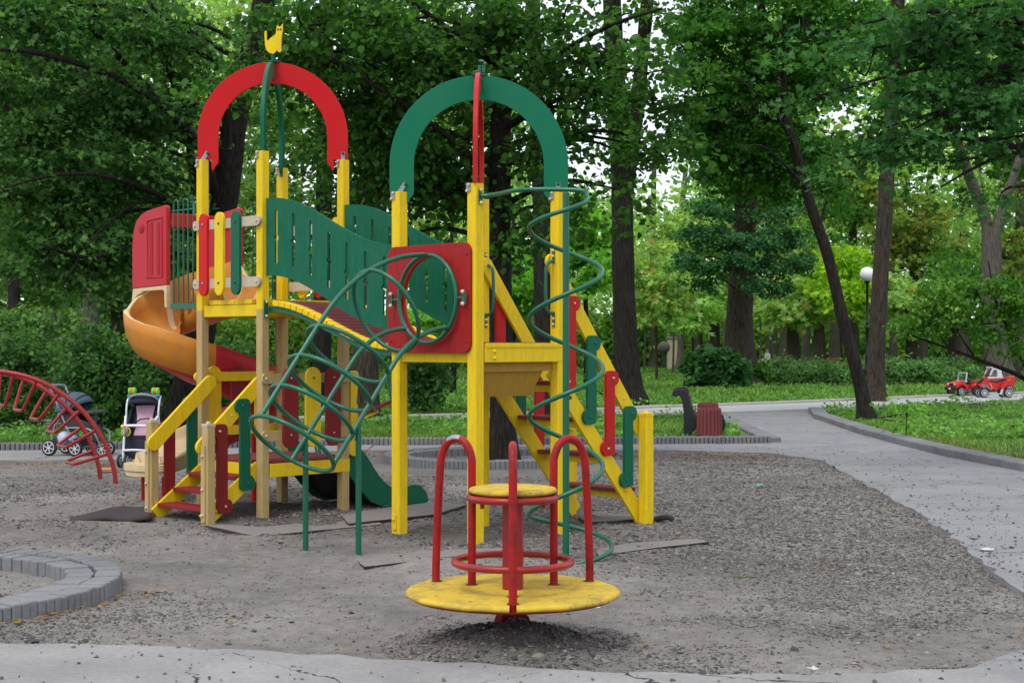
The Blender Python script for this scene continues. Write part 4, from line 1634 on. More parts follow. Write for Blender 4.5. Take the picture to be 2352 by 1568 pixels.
# ------------------------------------------------------------------ the spinner
sp = thing("spinner", "red and yellow merry-go-round with round seat and three hoop handles on a dirt mound", "spinner", (SPIN.x, SPIN.y, 0))
SX = Vector((SPIN.x, SPIN.y, 0))
WORN = paint("worn_yellow_board", (0.60, 0.41, 0.04), 0.65, 0.8, (0.24, 0.17, 0.06), False, 0.5)
for half in (0, 1):
    mb = MB()
    a0, a1 = (-88.6, 88.6) if half else (91.4, 268.6)
    prof = [(0.515, 0.0), (0.530, 0.006), (0.532, 0.016), (0.522, 0.026), (0.508, 0.030)]
    n = 48
    vs = []
    for (r, z) in prof:
        for i in range(n + 1):
            a = R(a0 + (a1 - a0) * i / n)
            vs.append(SX + Vector((r * math.cos(a) + (0.004 if half else -0.004), r * math.sin(a), 0.25 + z + 0.0012 * math.sin(a * 13))))
    fs = [(j * (n + 1) + i, j * (n + 1) + i + 1, (j + 1) * (n + 1) + i + 1, (j + 1) * (n + 1) + i) for j in range(len(prof) - 1) for i in range(n)]
    mb.add(vs, fs, 0, True)
    k = len(prof) - 1
    mb.add(vs[k * (n + 1):], [tuple(range(n + 1))], 0)
    mb.add(vs[:n + 1], [tuple(range(n, -1, -1))], 0)
    mb.add([vs[j * (n + 1)] for j in range(k + 1)] + [vs[j * (n + 1) + n] for j in range(k + 1)], [tuple(range(k + 1)) + tuple(range(2 * k + 1, k, -1))], 0)
    for a in (20, 60, -30, -62):
        aa = R(a if half else 180 - a)
        mb.lathe([(0.008, 0), (0.008, 0.0015)], SX + Vector((0.43 * math.cos(aa), 0.43 * math.sin(aa), 0.28)), 8, 1)
    mb.build("platform_board", [WORN, STEEL], sp)
mb = MB()
mb.lathe([(0.05, 0.165), (0.16, 0.18), (0.36, 0.215), (0.505, 0.24), (0.510, 0.249)], SX, 48)
mb.build("platform_frame", RTUBE, sp)
mb = MB()
mb.lathe([(0.034, -0.1), (0.034, 0.165)], SX, 14)
for i in range(4):
    a = R(45 + 90 * i + 10)
    x = Vector((math.cos(a), math.sin(a), 0))
    mb.plate([(0.03, 0.03), (0.115, 0.03), (0.112, 0.115), (0.095, 0.150), (0.070, 0.165), (0.03, 0.165)], SX, x, UP, 0.008)
mb.build("pivot", RTUBE, sp)
mb = MB()
mb.prism([(0.057 * math.cos(R(a)), 0.057 * math.sin(R(a))) for a in (20, 80, 140, 200, 260, 320)], 0.279, 0.735, 0, (SX.x, SX.y))
mb.build("column", RTUBE, sp, bevel=0.006)
mb = MB()
mb.tube([SX + Vector((0.215 * math.cos(R(a)), 0.215 * math.sin(R(a)), 0.735)) for a in range(0, 360, 8)], 0.0185, 9, closed=True)
for a in (0, 60, 120):
    d = Vector((math.cos(R(a + 5)), math.sin(R(a + 5)), 0))
    mb.beam(SX - d * 0.21 + UP * 0.735, SX + d * 0.21 + UP * 0.735, 0.03, 0.012)
for a in (215, 325, 90):
    mb.lathe([(0.011, -0.03), (0.011, 0.0)], SX + Vector((0.185 * math.cos(R(a)), 0.185 * math.sin(R(a)), 0.72)), 6)
mb.build("seat_ring", RTUBE, sp)
mb = MB()
mb.lathe([(0.20, 0.757), (0.218, 0.762), (0.222, 0.772), (0.214, 0.783), (0.200, 0.786), (0.10, 0.787)], SX, 40)
mb.build("seat", WORN, sp)
mb = MB()
mb.tube([SX + Vector((0.291 * math.cos(R(a)), 0.291 * math.sin(R(a)), 0.415)) for a in range(0, 360, 6)], 0.0185, 10, closed=True)
for a in (31, 149, 270):
    d = Vector((math.cos(R(a)), math.sin(R(a)), 0))
    mb.beam(SX + d * 0.24 + UP * 0.415, SX + d * 0.29 + UP * 0.415, 0.02, 0.02)
mb.build("foot_ring", RTUBE, sp)
for a in (31, 149, 270):
    d = Vector((math.cos(R(a)), math.sin(R(a)), 0))
    pts = [(0.455, 0.24), (0.462, 0.33), (0.452, 0.60), (0.437, 0.84), (0.425, 0.93), (0.390, 0.995), (0.335, 1.018), (0.280, 0.995), (0.246, 0.93), (0.242, 0.84), (0.242, 0.50), (0.242, 0.24)]
    P = smooth_path([SX + d * r + UP * z for r, z in pts], 5)
    mb = MB()
    mb.tube(P, 0.0205, 12)
    for r in (0.456, 0.242):
        mb.lathe([(0.030, 0.0), (0.030, 0.003)], SX + d * r + UP * 0.2805, 12, 1)
    h = mb.build("handle", [paint("scuffed_red_tube", (0.34, 0.010, 0.010), 0.3, 0.75, (0.10, 0.012, 0.014), False, 0.1), plain("handle_hole", (0.08, 0.05, 0.02), 0.9)], sp)
    if a == 149:
        mb = MB()
        mb.tube([p + UP * 0.0012 for p in P[26:33]], 0.0206, 12)
        mb.build("worn_metal", STEEL, h)
world_origin()

# ------------------------------------------------------------------ red arched climber at the left
ar0 = Vector((-4.26, 16.4, 0))
off = Vector((-0.30, 0.50, 0))
arch_th = thing("arch_climber", "red tubular arch climber with hanging stirrup rungs, cut by the left edge of the photo", "climbing frame", ar0)
half_ = [(0, -0.08), (-0.02, 0.13), (-0.07, 0.30), (-0.164, 0.516), (-0.375, 0.797), (-0.68, 1.03), (-0.96, 1.15), (-1.24, 1.205), (-1.42, 1.215)]
full = half_ + [(-2.84 - x, z) for x, z in half_[-2::-1]]
prof = smooth_path([Vector((x, 0, z)) for x, z in full], 8)
for o in (Vector(), off):
    mb = MB()
    mb.tube([ar0 + o + p for p in prof], 0.026, 12)
    mb.build("side_rail", RTUBE, arch_th)
cum = [0]
for a, b in zip(prof, prof[1:]):
    cum.append(cum[-1] + (b - a).length)
s = 0.42
while s < cum[-1] - 0.4:
    i = max(k for k, c in enumerate(cum) if c <= s)
    p = prof[i]
    t = (prof[i + 1] - prof[i - 1]).normalized()
    n = Vector((t.z, 0, -t.x))
    if n.z > 0:
        n = -n
    a = ar0 + p
    b = ar0 + off + p
    mid = (a + b) / 2
    e = (b - a)
    q = n * 0.36
    path = smooth_path([a, a + q * 0.45 + e * 0.06, a + q * 0.92 + e * 0.16, a + q + e * 0.24, a + q + e * 0.5, a + q + e * 0.76, a + q * 0.92 + e * 0.84, a + q * 0.45 + e * 0.94, b], 4)
    mb = MB()
    mb.tube(path, 0.0185, 9)
    mb.build("rung", RTUBE, arch_th)
    s += 0.285
world_origin()
# ------------------------------------------------------------------ foliage
def tmpl(points, fold=0.0):
    return np.array([(x, y, fold * abs(y)) for x, y in points], float)


LEAF_ROUND = tmpl([(0, 0), (0.22, -0.40), (0.62, -0.40), (1.05, 0), (0.62, 0.40), (0.22, 0.40)], 0.25)
LEAF_MAPLE = tmpl([(0, 0), (0.10, -0.50), (0.34, -0.25), (0.62, -0.55), (0.66, -0.20), (1.1, 0), (0.66, 0.20), (0.62, 0.55), (0.34, 0.25), (0.10, 0.50)], 0.2)
LEAF_SLIM = tmpl([(0, 0), (0.45, -0.22), (1.05, 0), (0.45, 0.22)], 0.3)
LEAF_FAN = tmpl([(0, 0), (0.55, -0.62), (0.52, -0.2), (1.0, -0.28), (0.80, 0.0), (1.0, 0.28), (0.52, 0.2), (0.55, 0.62)], 0.15)


def leaves_at(C, nper, rad, flat, droop, size, T, rs, up=0.8, spread=0.7):
    """Leaf sprays round the centres C. Returns vertices for polygons with len(T) corners."""
    n = len(C) * nper
    ci = np.repeat(np.arange(len(C)), nper)
    sprayr = np.repeat(rs.uniform(0.6, 1.35, len(C)) * rad, nper)
    a = rs.uniform(0, 6.283, n)
    r = np.sqrt(rs.uniform(0, 1, n)) * sprayr
    off = np.stack([np.cos(a) * r, np.sin(a) * r, rs.normal(0, flat, n) * sprayr - droop * (r ** 2) / np.maximum(sprayr, 1e-3)], -1)
    tilt = np.repeat(rs.normal(0, 0.30, (len(C), 2)), nper, 0)
    off[:, 2] += off[:, 0] * tilt[:, 0] + off[:, 1] * tilt[:, 1]
    P = C[ci] + off
    nrm = rs.normal(0, spread, (n, 3))
    nrm[:, 2] += up
    nrm[:, 0] += np.cos(a) * 0.35
    nrm[:, 1] += np.sin(a) * 0.35
    nrm /= np.linalg.norm(nrm, axis=1, keepdims=True)
    ax = np.stack([np.cos(a), np.sin(a), np.full(n, -0.35)], -1) + rs.normal(0, 0.5, (n, 3))
    ax -= nrm * (ax * nrm).sum(1, keepdims=True)
    ax /= np.linalg.norm(ax, axis=1, keepdims=True) + 1e-9
    by = np.cross(nrm, ax)
    s = (size * rs.uniform(0.6, 1.25, n))[:, None, None]
    t = T[None]
    V = P[:, None] + s * (t[..., 0:1] * ax[:, None] + t[..., 1:2] * by[:, None] + t[..., 2:3] * nrm[:, None])
    return V.reshape(-1, 3)


def blob_centres(blobs, rs):
    """blobs: (px, py, d, rx, ry, rd, n) -> spray centres spread through each blob's volume."""
    out = []
    for px, py, d, rx, ry, rd, n in blobs:
        v = rs.normal(0, 1, (n, 3))
        v /= np.linalg.norm(v, axis=1, keepdims=True)
        v *= (rs.uniform(0.05, 1, n) ** 0.42)[:, None]
        c = pt(px, py, d)
        k = d / FOC
        out.append(np.array(c[:])[None] + v * np.array([rx * k, rd, ry * k])[None])
    return np.concatenate(out)


KINDS = {
    'maple': (LEAF_MAPLE, 0.088, 78, 0.52, 0.08, 0.22),
    'linden': (LEAF_ROUND, 0.085, 52, 0.48, 0.12, 0.26),
    'fine': (LEAF_SLIM, 0.10, 46, 0.46, 0.12, 0.16),
    'chestnut': (LEAF_FAN, 0.19, 36, 0.62, 0.12, 0.22),
    'far': (LEAF_ROUND, 0.19, 38, 0.95, 0.20, 0.2),
    'bush': (LEAF_ROUND, 0.085, 44, 0.30, 0.30, 0.1),
}

BARK_DARK = bark("dark_bark", (0.010, 0.0085, 0.007), (0.060, 0.050, 0.042))
BARK_MID = bark("brown_bark", (0.022, 0.017, 0.013), (0.125, 0.098, 0.076))
BARK_GREY = bark("grey_bark", (0.050, 0.043, 0.037), (0.20, 0.175, 0.15))


def limb_tube(mb, P, r0, r1, rs, n=9, gnarl=0.06):
    m = len(P)
    rad = [r0 + (r1 - r0) * (i / (m - 1)) ** 0.8 for i in range(m)]
    rad = [r * (1 + rs.uniform(-gnarl, gnarl)) for r in rad]
    mb.tube(P, rad, n)


def plant(name, label, cat, trunk, r0, r1, limbs, blobs, kind, leafmat, barkmat, seed, group=None, ground=True, twig=0.5, dens=1.0, lsize=1.0, flare=1.7):
    """trunk: [(px, py, d)...] from the ground up (first point may be None to be put on the ground below the second)."""
    rs = np.random.RandomState(seed)
    P = []
    for q in trunk:
        P.append(pt(*q))
    base = P[0].copy()
    base.z = 0.0
    P[0].z = -0.1
    t = thing(name, label, cat, base, group)
    mb = MB()
    if len(P) > 1:
        S = smooth_path(P, 6)
        L = len(S)
        rad = [(r0 + (r1 - r0) * (i / (L - 1))) * (1 + (flare - 1) * math.exp(-max(0, S[i].z) / max(0.12, 1.6 * r0))) * (1 + rs.uniform(-0.035, 0.035)) for i in range(L)]
        mb.tube(S, rad, 14)
    for lb in limbs:
        pts = [pt(*q) for q in lb[:-2]]
        limb_tube(mb, smooth_path(pts, 5), lb[-2], lb[-1], rs)
    C = blob_centres(blobs, rs) if blobs else np.zeros((0, 3))
    # twigs: from blob hearts to some of its sprays
    if twig and len(P) > 1:
        tp = np.array([p[:] for p in S])
        k0 = 0
        for bl in blobs:
            n = bl[6]
            hub = np.array(pt(*bl[:3])[:])
            below = tp[tp[:, 2] <= hub[2] - 0.0] if (tp[:, 2] <= hub[2]).any() else tp
            a = below[np.argmin(((below - hub) ** 2).sum(1))]
            mid = (a + hub) / 2 + np.array([0, 0, 0.12 * np.linalg.norm(hub - a)])
            if np.linalg.norm(hub - a) < 7:
                limb_tube(mb, smooth_path([Vector(a), Vector(mid), Vector(hub)], 5), min(r1 * 0.5, 0.045), 0.012, rs, 7)
            for c in C[k0:k0 + n][::max(1, int(6 / max(twig, 0.05)))]:
                m2 = (hub + c) / 2 + rs.normal(0, 0.12, 3)
                limb_tube(mb, smooth_path([Vector(hub), Vector(m2), Vector(c)], 3), 0.018, 0.006, rs, 5)
            k0 += n
    if mb.v:
        mb.build("trunk" if cat == "tree" else "stems", barkmat, t)
    T, sz, nper, rad, flat, droop = KINDS[kind]
    if len(C):
        V = leaves_at(C, max(4, int(nper * dens)), rad, flat, droop, sz * lsize, T, rs)
        V = V[np.repeat((V.reshape(-1, len(T), 3)[:, :, 2].min(1) > 0.02), len(T))]
        fast_mesh("crown" if cat == "tree" else "foliage", V, np.arange(len(V)).reshape(-1, len(T)), leafmat, t)
    world_origin()
    return t


LF_MAPLE = leafy("maple_leaf", (0.022, 0.074, 0.018), (0.105, 0.23, 0.062), 0.43)
LF_LINDEN = leafy("linden_leaf", (0.016, 0.056, 0.012), (0.072, 0.185, 0.030), 0.45)
LF_BRIGHT = leafy("bright_maple_leaf", (0.08, 0.24, 0.03), (0.26, 0.52, 0.08), 0.55)
LF_CHEST = leafy("chestnut_leaf", (0.14, 0.27, 0.06), (0.38, 0.54, 0.17), 0.5, extra=(0.32, 0.24, 0.06))
LF_YGRN = leafy("yellow_green_leaf", (0.15, 0.30, 0.02), (0.40, 0.60, 0.05), 0.5)
LF_OLIVE = leafy("olive_leaf", (0.10, 0.17, 0.03), (0.26, 0.34, 0.08), 0.45, extra=(0.24, 0.13, 0.03))
LF_MID = leafy("mid_green_leaf", (0.032, 0.11, 0.016), (0.13, 0.30, 0.05), 0.48)
LF_FARD = leafy("far_dark_leaf", (0.045, 0.115, 0.030), (0.19, 0.33, 0.105), 0.48)
LF_FARL = leafy("far_light_leaf", (0.15, 0.30, 0.08), (0.42, 0.60, 0.20), 0.55)
LF_BUSH = leafy("bush_leaf", (0.026, 0.085, 0.022), (0.11, 0.23, 0.065), 0.42)
LF_HEDGE = leafy("hedge_leaf", (0.06, 0.15, 0.045), (0.19, 0.34, 0.12), 0.4)

GB = "big trees of the park"
# 1 left maple: leaning trunk behind the slide, long drooping sprays
plant("maple_tree", "maple with long drooping sprays and dark leaning trunk behind the spiral slide", "tree",
      [(408, 1000, 24.5), (445, 840, 24.3), (490, 600, 23.6), (520, 430, 23.2), (545, 250, 23), (600, 40, 22.6), (640, -220, 22)], 0.26, 0.15,
      [[(505, 480, 23.3), (455, 330, 22.4), (335, 215, 21.5), (190, 150, 20.8), (60, 118, 20.2), (-60, 112, 20), 0.075, 0.03],
       [(470, 650, 23.6), (430, 300, 23), (395, 180, 22.6), (360, 60, 22.2), (340, -80, 22), 0.07, 0.04],
       [(450, 330, 22.4), (300, 160, 22), (205, 60, 21.6), (120, -60, 21), 0.06, 0.03],
       [(480, 600, 23.5), (330, 560, 21.5), (210, 590, 20.6), (90, 560, 20), 0.045, 0.015],
       [(490, 560, 23.5), (360, 460, 22), (240, 520, 21), (150, 640, 20.2), 0.04, 0.012],
       [(500, 520, 23.4), (300, 420, 21.4), (150, 400, 20.6), (10, 430, 20), 0.045, 0.014]],
      [(40, 40, 20.9, 150, 80, 1, 22), (180, 40, 22.1, 120, 80, 1.2, 22), (330, 60, 21.9, 120, 90, 1.2, 25), (440, 150, 22.9, 70, 110, 1, 17), (210, 230, 21.7, 140, 70, 1.1, 28), (360, 270, 22.5, 90, 80, 1.2, 23), (50, 320, 21.3, 110, 80, 1, 20), (190, 370, 21.9, 150, 70, 1.2, 28), (330, 420, 22.3, 110, 80, 1, 22), (60, 470, 21.5, 110, 80, 1, 20), (200, 510, 21.7, 130, 70, 1, 25), (330, 550, 22.4, 90, 60, 0.9, 15), (90, 600, 21.3, 110, 60, 0.9, 18), (220, 620, 21.5, 90, 50, 0.8, 13), (420, 560, 23.4, 60, 90, 0.8, 10), (40, 20, 21, 140, 60, 1, 16), (40, 215, 21.4, 110, 40, 0.8, 12)],
      'maple', LF_MAPLE, BARK_DARK, 101, GB, lsize=0.95, dens=1.15)
# 2 linden in the brick ring: dark leaves against the sky, hanging in front of its trunk
plant("linden_tree", "dark linden growing in the brick ring, its leaves hanging over the right tower", "tree",
      [(1156, 1040, 18.9), (1152, 800, 18.9), (1148, 560, 18.9), (1150, 300, 18.9), (1155, 60, 18.9), (1160, -260, 18.9)], 0.155, 0.12,
      [[(1150, 420, 18.9), (1010, 300, 18.2), (880, 210, 17.6), (760, 130, 17), 0.05, 0.015],
       [(1150, 260, 18.9), (1280, 130, 18.2), (1400, 60, 17.6), (1520, 20, 17), 0.05, 0.015],
       [(1152, 160, 18.9), (1020, 60, 18.4), (900, -20, 18), (760, -60, 17.5), 0.05, 0.02],
       [(1150, 480, 18.9), (1020, 440, 18.6), (900, 400, 18.2), 0.035, 0.012],
       [(1150, 380, 18.9), (1260, 330, 18.5), (1380, 330, 18.2), (1480, 400, 18), 0.035, 0.01]],
      [(700, 60, 17.5, 120, 70, 1, 20), (850, 60, 18, 110, 90, 1.2, 25), (980, 110, 18.4, 100, 90, 1.2, 25), (800, 190, 18.3, 120, 80, 1, 28), (930, 230, 18.6, 110, 80, 1, 27), (850, 330, 18.6, 110, 80, 0.9, 28), (980, 360, 18.8, 110, 80, 0.9, 27), (860, 430, 18.8, 90, 60, 0.8, 17), (1080, 300, 19.6, 90, 120, 0.8, 22), (1060, 450, 19.3, 90, 60, 0.7, 16), (1080, 60, 19, 90, 90, 1.2, 20), (1180, 20, 18, 100, 70, 1.2, 17), (1290, 70, 18, 90, 60, 1, 7), (1240, 380, 18.4, 90, 60, 0.8, 9), (1330, 250, 18.2, 90, 90, 1, 7), (1400, 120, 17.8, 90, 60, 1, 5), (1490, 170, 17.4, 90, 50, 0.8, 4), (1460, 330, 17.8, 80, 70, 0.7, 4), (1440, 440, 17.8, 60, 60, 0.6, 3), (1200, 520, 18.6, 60, 90, 0.4, 11), (1280, 480, 18.2, 60, 60, 0.5, 3), (600, 150, 17.6, 90, 60, 0.8, 12), (480, 205, 17.2, 90, 22, 0.5, 4), (1100, -130, 18.5, 420, 60, 1.5, 18), (880, 560, 19.6, 60, 50, 0.6, 6), (1500, 240, 17.4, 70, 30, 0.6, 8), (1390, 210, 17.8, 60, 50, 0.8, 9), (1540, 330, 17.4, 60, 25, 0.5, 6), (1345, 150, 18, 70, 60, 0.9, 10), (1300, 330, 18.6, 60, 50, 0.7, 8), (1180, 180, 18.2, 70, 60, 0.8, 9)],
      'linden', LF_LINDEN, BARK_DARK, 102, GB)
plant("linden_tree", "slender dark trunk just right of the ring tree, behind the yellow stairs", "tree",
      [(1252, 905, 27.5), (1246, 700, 27.5), (1240, 400, 27.6), (1228, 150, 27.8), (1218, -200, 28)], 0.165, 0.13, [],
      [(1240, -120, 27.8, 260, 110, 2, 34), (1150, 150, 28.5, 120, 120, 1.2, 26), (1330, 60, 28.5, 110, 90, 1.2, 5), (950, 30, 28.5, 180, 120, 1.5, 20), (760, 250, 29, 160, 160, 1.5, 25), (950, 380, 29, 150, 130, 1.5, 22)],
      'linden', LF_LINDEN, BARK_DARK, 103, GB, lsize=1.15)
plant("oak_tree", "tall forked dark tree standing right of the green spiral", "tree",
      [(1448, 930, 37.5), (1440, 850, 37.5), (1432, 640, 37.5), (1428, 420, 37.5), (1418, 260, 37.5), (1408, 60, 37.5), (1396, -250, 37.4)], 0.31, 0.22,
      [[(1432, 470, 37.5), (1458, 300, 37.4), (1476, 120, 37.3), (1492, -60, 37.2), (1505, -260, 37), 0.20, 0.15]],
      [(1420, -200, 37, 260, 80, 3, 40), (1570, 40, 37, 50, 50, 1, 5), (1432, 330, 37, 30, 60, 0.5, 5), (1392, 190, 36.6, 50, 50, 0.7, 4), (1450, 30, 36.8, 50, 50, 0.7, 4)],
      'linden', LF_MID, BARK_DARK, 104, GB, lsize=1.5)
plant("elm_tree", "very thick furrowed trunk with dark drooping foliage at the far side of the lawn", "tree",
      [(1712, 888, 53), (1702, 840, 53), (1698, 740, 53), (1706, 600, 53), (1716, 420, 53), (1720, 200, 53)], 0.52, 0.36, [],
      [(1700, 330, 52.5, 70, 40, 1.6, 14), (1660, 400, 52, 60, 34, 1.3, 13), (1750, 410, 52, 60, 34, 1.3, 13), (1625, 470, 51.5, 52, 26, 1.2, 12), (1700, 480, 53.5, 60, 30, 1.2, 12), (1785, 480, 51.5, 55, 28, 1.2, 13), (1600, 535, 51.3, 42, 22, 1, 11), (1665, 545, 50.6, 45, 24, 0.9, 12), (1740, 545, 50.4, 45, 24, 0.9, 12), (1815, 545, 51.2, 40, 24, 1, 11), (1580, 600, 51.2, 34, 18, 0.8, 8), (1640, 610, 50.5, 34, 20, 0.7, 9), (1765, 605, 50.4, 40, 22, 0.7, 11), (1835, 600, 51, 32, 20, 0.8, 8), (1610, 650, 50.8, 24, 12, 0.6, 4), (1790, 655, 50.5, 30, 14, 0.6, 6), (1740, 650, 50.2, 24, 16, 0.5, 5), (1700, 600, 50.1, 24, 26, 0.5, 6)],
      'linden', leafy("elm_leaf", (0.018, 0.075, 0.026), (0.085, 0.225, 0.085), 0.42), BARK_MID, 105, GB, lsize=1.35, dens=1.6)
plant("maple_tree", "leaning maple with a slanting trunk beside the path kerb", "tree",
      [(1992, 962, 30.5), (1975, 880, 30.5), (1938, 740, 30.4), (1902, 590, 30.3), (1862, 470, 30.2), (1822, 330, 30), (1785, 190, 29.8), (1758, 70, 29.7), (1720, -160, 29.5)], 0.135, 0.075,
      [[(1830, 360, 30), (1806, 300, 29.5), (1740, 215, 28.8), (1640, 150, 28), 0.04, 0.015], [(1800, 250, 29.8), (1802, 130, 29.8), (1800, 30, 29.6), 0.06, 0.03],
       [(1850, 430, 30), (1760, 340, 29), (1690, 340, 28.4), 0.03, 0.01]],
      [(1652, 60, 30, 99, 80, 1.35, 41), (1802, 40, 30.5, 99, 70, 1.35, 37), (1942, 60, 31, 81, 80, 1.17, 30), (1622, 190, 30.1, 81, 80, 1.17, 36), (1742, 170, 30.5, 90, 80, 1.26, 39), (1872, 190, 30.9, 81, 80, 1.17, 30), (1625, 300, 31.2, 63, 60, 0.9, 23), (1692, 320, 31, 81, 80, 1.08, 36), (1792, 330, 31.4, 72, 80, 0.99, 30), (1672, 400, 31.4, 63, 40, 0.81, 14), (1782, 420, 31.6, 63, 40, 0.81, 14), (1882, 380, 31.7, 54, 70, 0.72, 16), (1912, 480, 33, 36, 70, 0.45, 8), (1712, -130, 30.5, 234, 90, 2.25, 39), (1595, 90, 30.1, 54, 60, 0.9, 10)],
      'maple', leafy("deep_maple_leaf", (0.024, 0.095, 0.014), (0.085, 0.24, 0.035), 0.45), BARK_DARK, 106, GB, lsize=1.05, dens=1.25)
plant("ash_tree", "straight grey-brown trunk right behind the leaning maple and the lamp", "tree",
      [(2008, 930, 39), (2013, 830, 39), (2022, 640, 39), (2034, 460, 39), (2046, 280, 39), (2058, 80, 39), (2075, -220, 39)], 0.225, 0.16,
      [],
      [(2080, -150, 39, 300, 110, 3, 44), (2010, 70, 40.5, 90, 80, 1.2, 22), (2130, 60, 39.5, 100, 70, 1.5, 28), (2110, 190, 40.5, 80, 70, 1.2, 20)],
      'maple', LF_MID, BARK_MID, 107, GB, lsize=1.7)
# near sprays reaching in from the right
plant("maple_tree", "maple whose feathery near sprays hang across the upper right corner", "tree",
      [(2640, 1110, 16.4), (2600, 800, 16.6), (2540, 420, 17), (2480, 60, 17.2), (2440, -240, 17.2)], 0.17, 0.10,
      [[(2500, 300, 17), (2330, 150, 17), (2180, 250, 17), (2040, 330, 17), 0.045, 0.010], [(2510, 260, 17), (2360, 60, 17), (2220, 30, 17), (2080, 60, 17), 0.04, 0.010], [(2530, 400, 17), (2380, 330, 17), (2250, 380, 17), (2160, 430, 17), 0.04, 0.01]],
      [(2270, 60, 17, 110, 60, 0.7, 11), (2120, 50, 17, 110, 45, 0.6, 8), (2010, 110, 17, 90, 60, 0.6, 5), (2290, 190, 17, 100, 60, 0.7, 11), (2150, 220, 17, 100, 50, 0.6, 7), (2040, 290, 17, 80, 40, 0.5, 5), (1960, 360, 17, 60, 30, 0.4, 2), (2290, 320, 17.2, 90, 60, 0.6, 3), (2190, 370, 17, 90, 45, 0.5, 2), (2320, 430, 17.2, 60, 50, 0.5, 2), (2300, -90, 17, 260, 70, 1.5, 13), (1880, 220, 17, 50, 50, 0.4, 2), (1850, 90, 17, 60, 40, 0.5, 2), (2160, 120, 17.3, 90, 40, 0.5, 7), (2250, 270, 17.2, 70, 36, 0.5, 7), (2100, 330, 17.2, 60, 26, 0.4, 5)],
      'maple', leafy("feather_maple_leaf", (0.022, 0.085, 0.022), (0.075, 0.20, 0.06), 0.42), BARK_DARK, 108, GB, lsize=0.95, dens=1.0)
plant("ash_tree", "grey tree forking into a V near the right edge, behind the toy cars", "tree",
      [(2300, 880, 58), (2288, 800, 58), (2280, 660, 58), (2276, 540, 58)], 0.44, 0.36,
      [[(2276, 570, 58), (2262, 500, 58), (2225, 400, 57.5), (2200, 320, 57), (2185, 190, 56.5), (2170, 20, 56), 0.26, 0.12], [(2278, 570, 58), (2300, 490, 58), (2330, 400, 58), (2370, 280, 58), 0.24, 0.13]],
      [(2200, 220, 61, 90, 90, 2, 26), (2310, 200, 61, 90, 100, 2, 30), (2330, 350, 62, 60, 80, 1.5, 16), (2180, 60, 61, 110, 80, 2, 26), (2300, 40, 61, 110, 80, 2, 26)],
      'maple', LF_MID, BARK_GREY, 109, GB, lsize=2.4)
plant("linden_tree", "dark brown furrowed trunk behind the bridge, above the seesaw", "tree",
      [(832, 975, 29.5), (838, 850, 29.5), (845, 650, 29.6), (852, 400, 29.8), (858, 100, 30)], 0.26, 0.2, [],
      [(860, 100, 30.5, 180, 120, 1.8, 26), (780, 480, 30.5, 90, 90, 1, 10), (940, 560, 30.5, 90, 70, 1, 10), (700, 330, 30.5, 120, 120, 1.2, 18)],
      'linden', LF_LINDEN, BARK_MID, 110, GB, lsize=1.2)
plant("linden_tree", "dark trunk behind the left tower, seen between its legs under the bridge", "tree",
      [(738, 940, 33), (740, 800, 33), (742, 600, 33.2), (746, 300, 33.4), (750, 0, 33.6)], 0.21, 0.16, [],
      [(660, 120, 33, 150, 130, 1.8, 30), (600, 330, 33, 120, 120, 1.5, 25), (690, 470, 33.5, 110, 90, 1.4, 19), (560, 520, 33.5, 100, 90, 1.3, 15)],
      'linden', LF_FARD, BARK_DARK, 111, GB, lsize=1.4)
for i, (px, d, w, h, lab, bm) in enumerate([(205, 36, 0.20, 60, "pale trunk rising from the dark shrubs above the blue stroller", BARK_GREY),
                                            (272, 38, 0.24, 40, "ivy-flecked trunk just left of the red slide hood", BARK_MID),
                                            (112, 52, 0.24, 80, "slim grey trunk far behind the left shrubs", BARK_GREY),
                                            (30, 46, 0.20, 60, "dark trunk at the left edge behind the maple sprays", BARK_DARK)]):
    plant("linden_tree", lab, "tree", [(px + 10, 790 + 5250 / d, d), (px + 6, 800, d), (px, 620, d), (px - 8, 400, d), (px - 14, 150, d)], w, w * 0.75, [],
          [(px, 470, d + 0.5, 130, 110, 1.6, 50), (px - 30, 280, d + 0.5, 150, 120, 1.6, 50), (px + 20, 90, d + 0.5, 150, 120, 1.6, 50), (px + 60, 640, d + 1.5, 100, 70, 1.4, 34)], 'linden', LF_FARD, bm, 120 + i, GB, lsize=0.045 * d)

# mid-distance bright maples behind the right tower
for i, (px, py, d, rx, ry, n, lab) in enumerate([(1180, 640, 45, 95, 120, 70, "bright green young maple seen between the right tower and the dark trunks"),
                                                 (1345, 560, 47, 85, 150, 80, "bright maple sapling filling the gap behind the green spiral"),
                                                 (1040, 650, 44, 90, 90, 46, "light green young tree behind the bridge panels")]):
    plant("young_maple", lab, "tree", [(px, 790 + 5250 / d, d), (px + 3, 780, d), (px - 3, 600, d), (px, 480, d)], 0.09, 0.05, [],
          [(px - 30, py - 40, d, rx * 0.7, ry * 0.6, 1.3, n // 3), (px + 30, py, d, rx * 0.7, ry * 0.6, 1.3, n // 3), (px, py + 60, d - 0.5, rx, ry * 0.5, 1.3, n // 3)],
          'maple', LF_BRIGHT, BARK_DARK, 140 + i, "young bright maples", lsize=1.9)

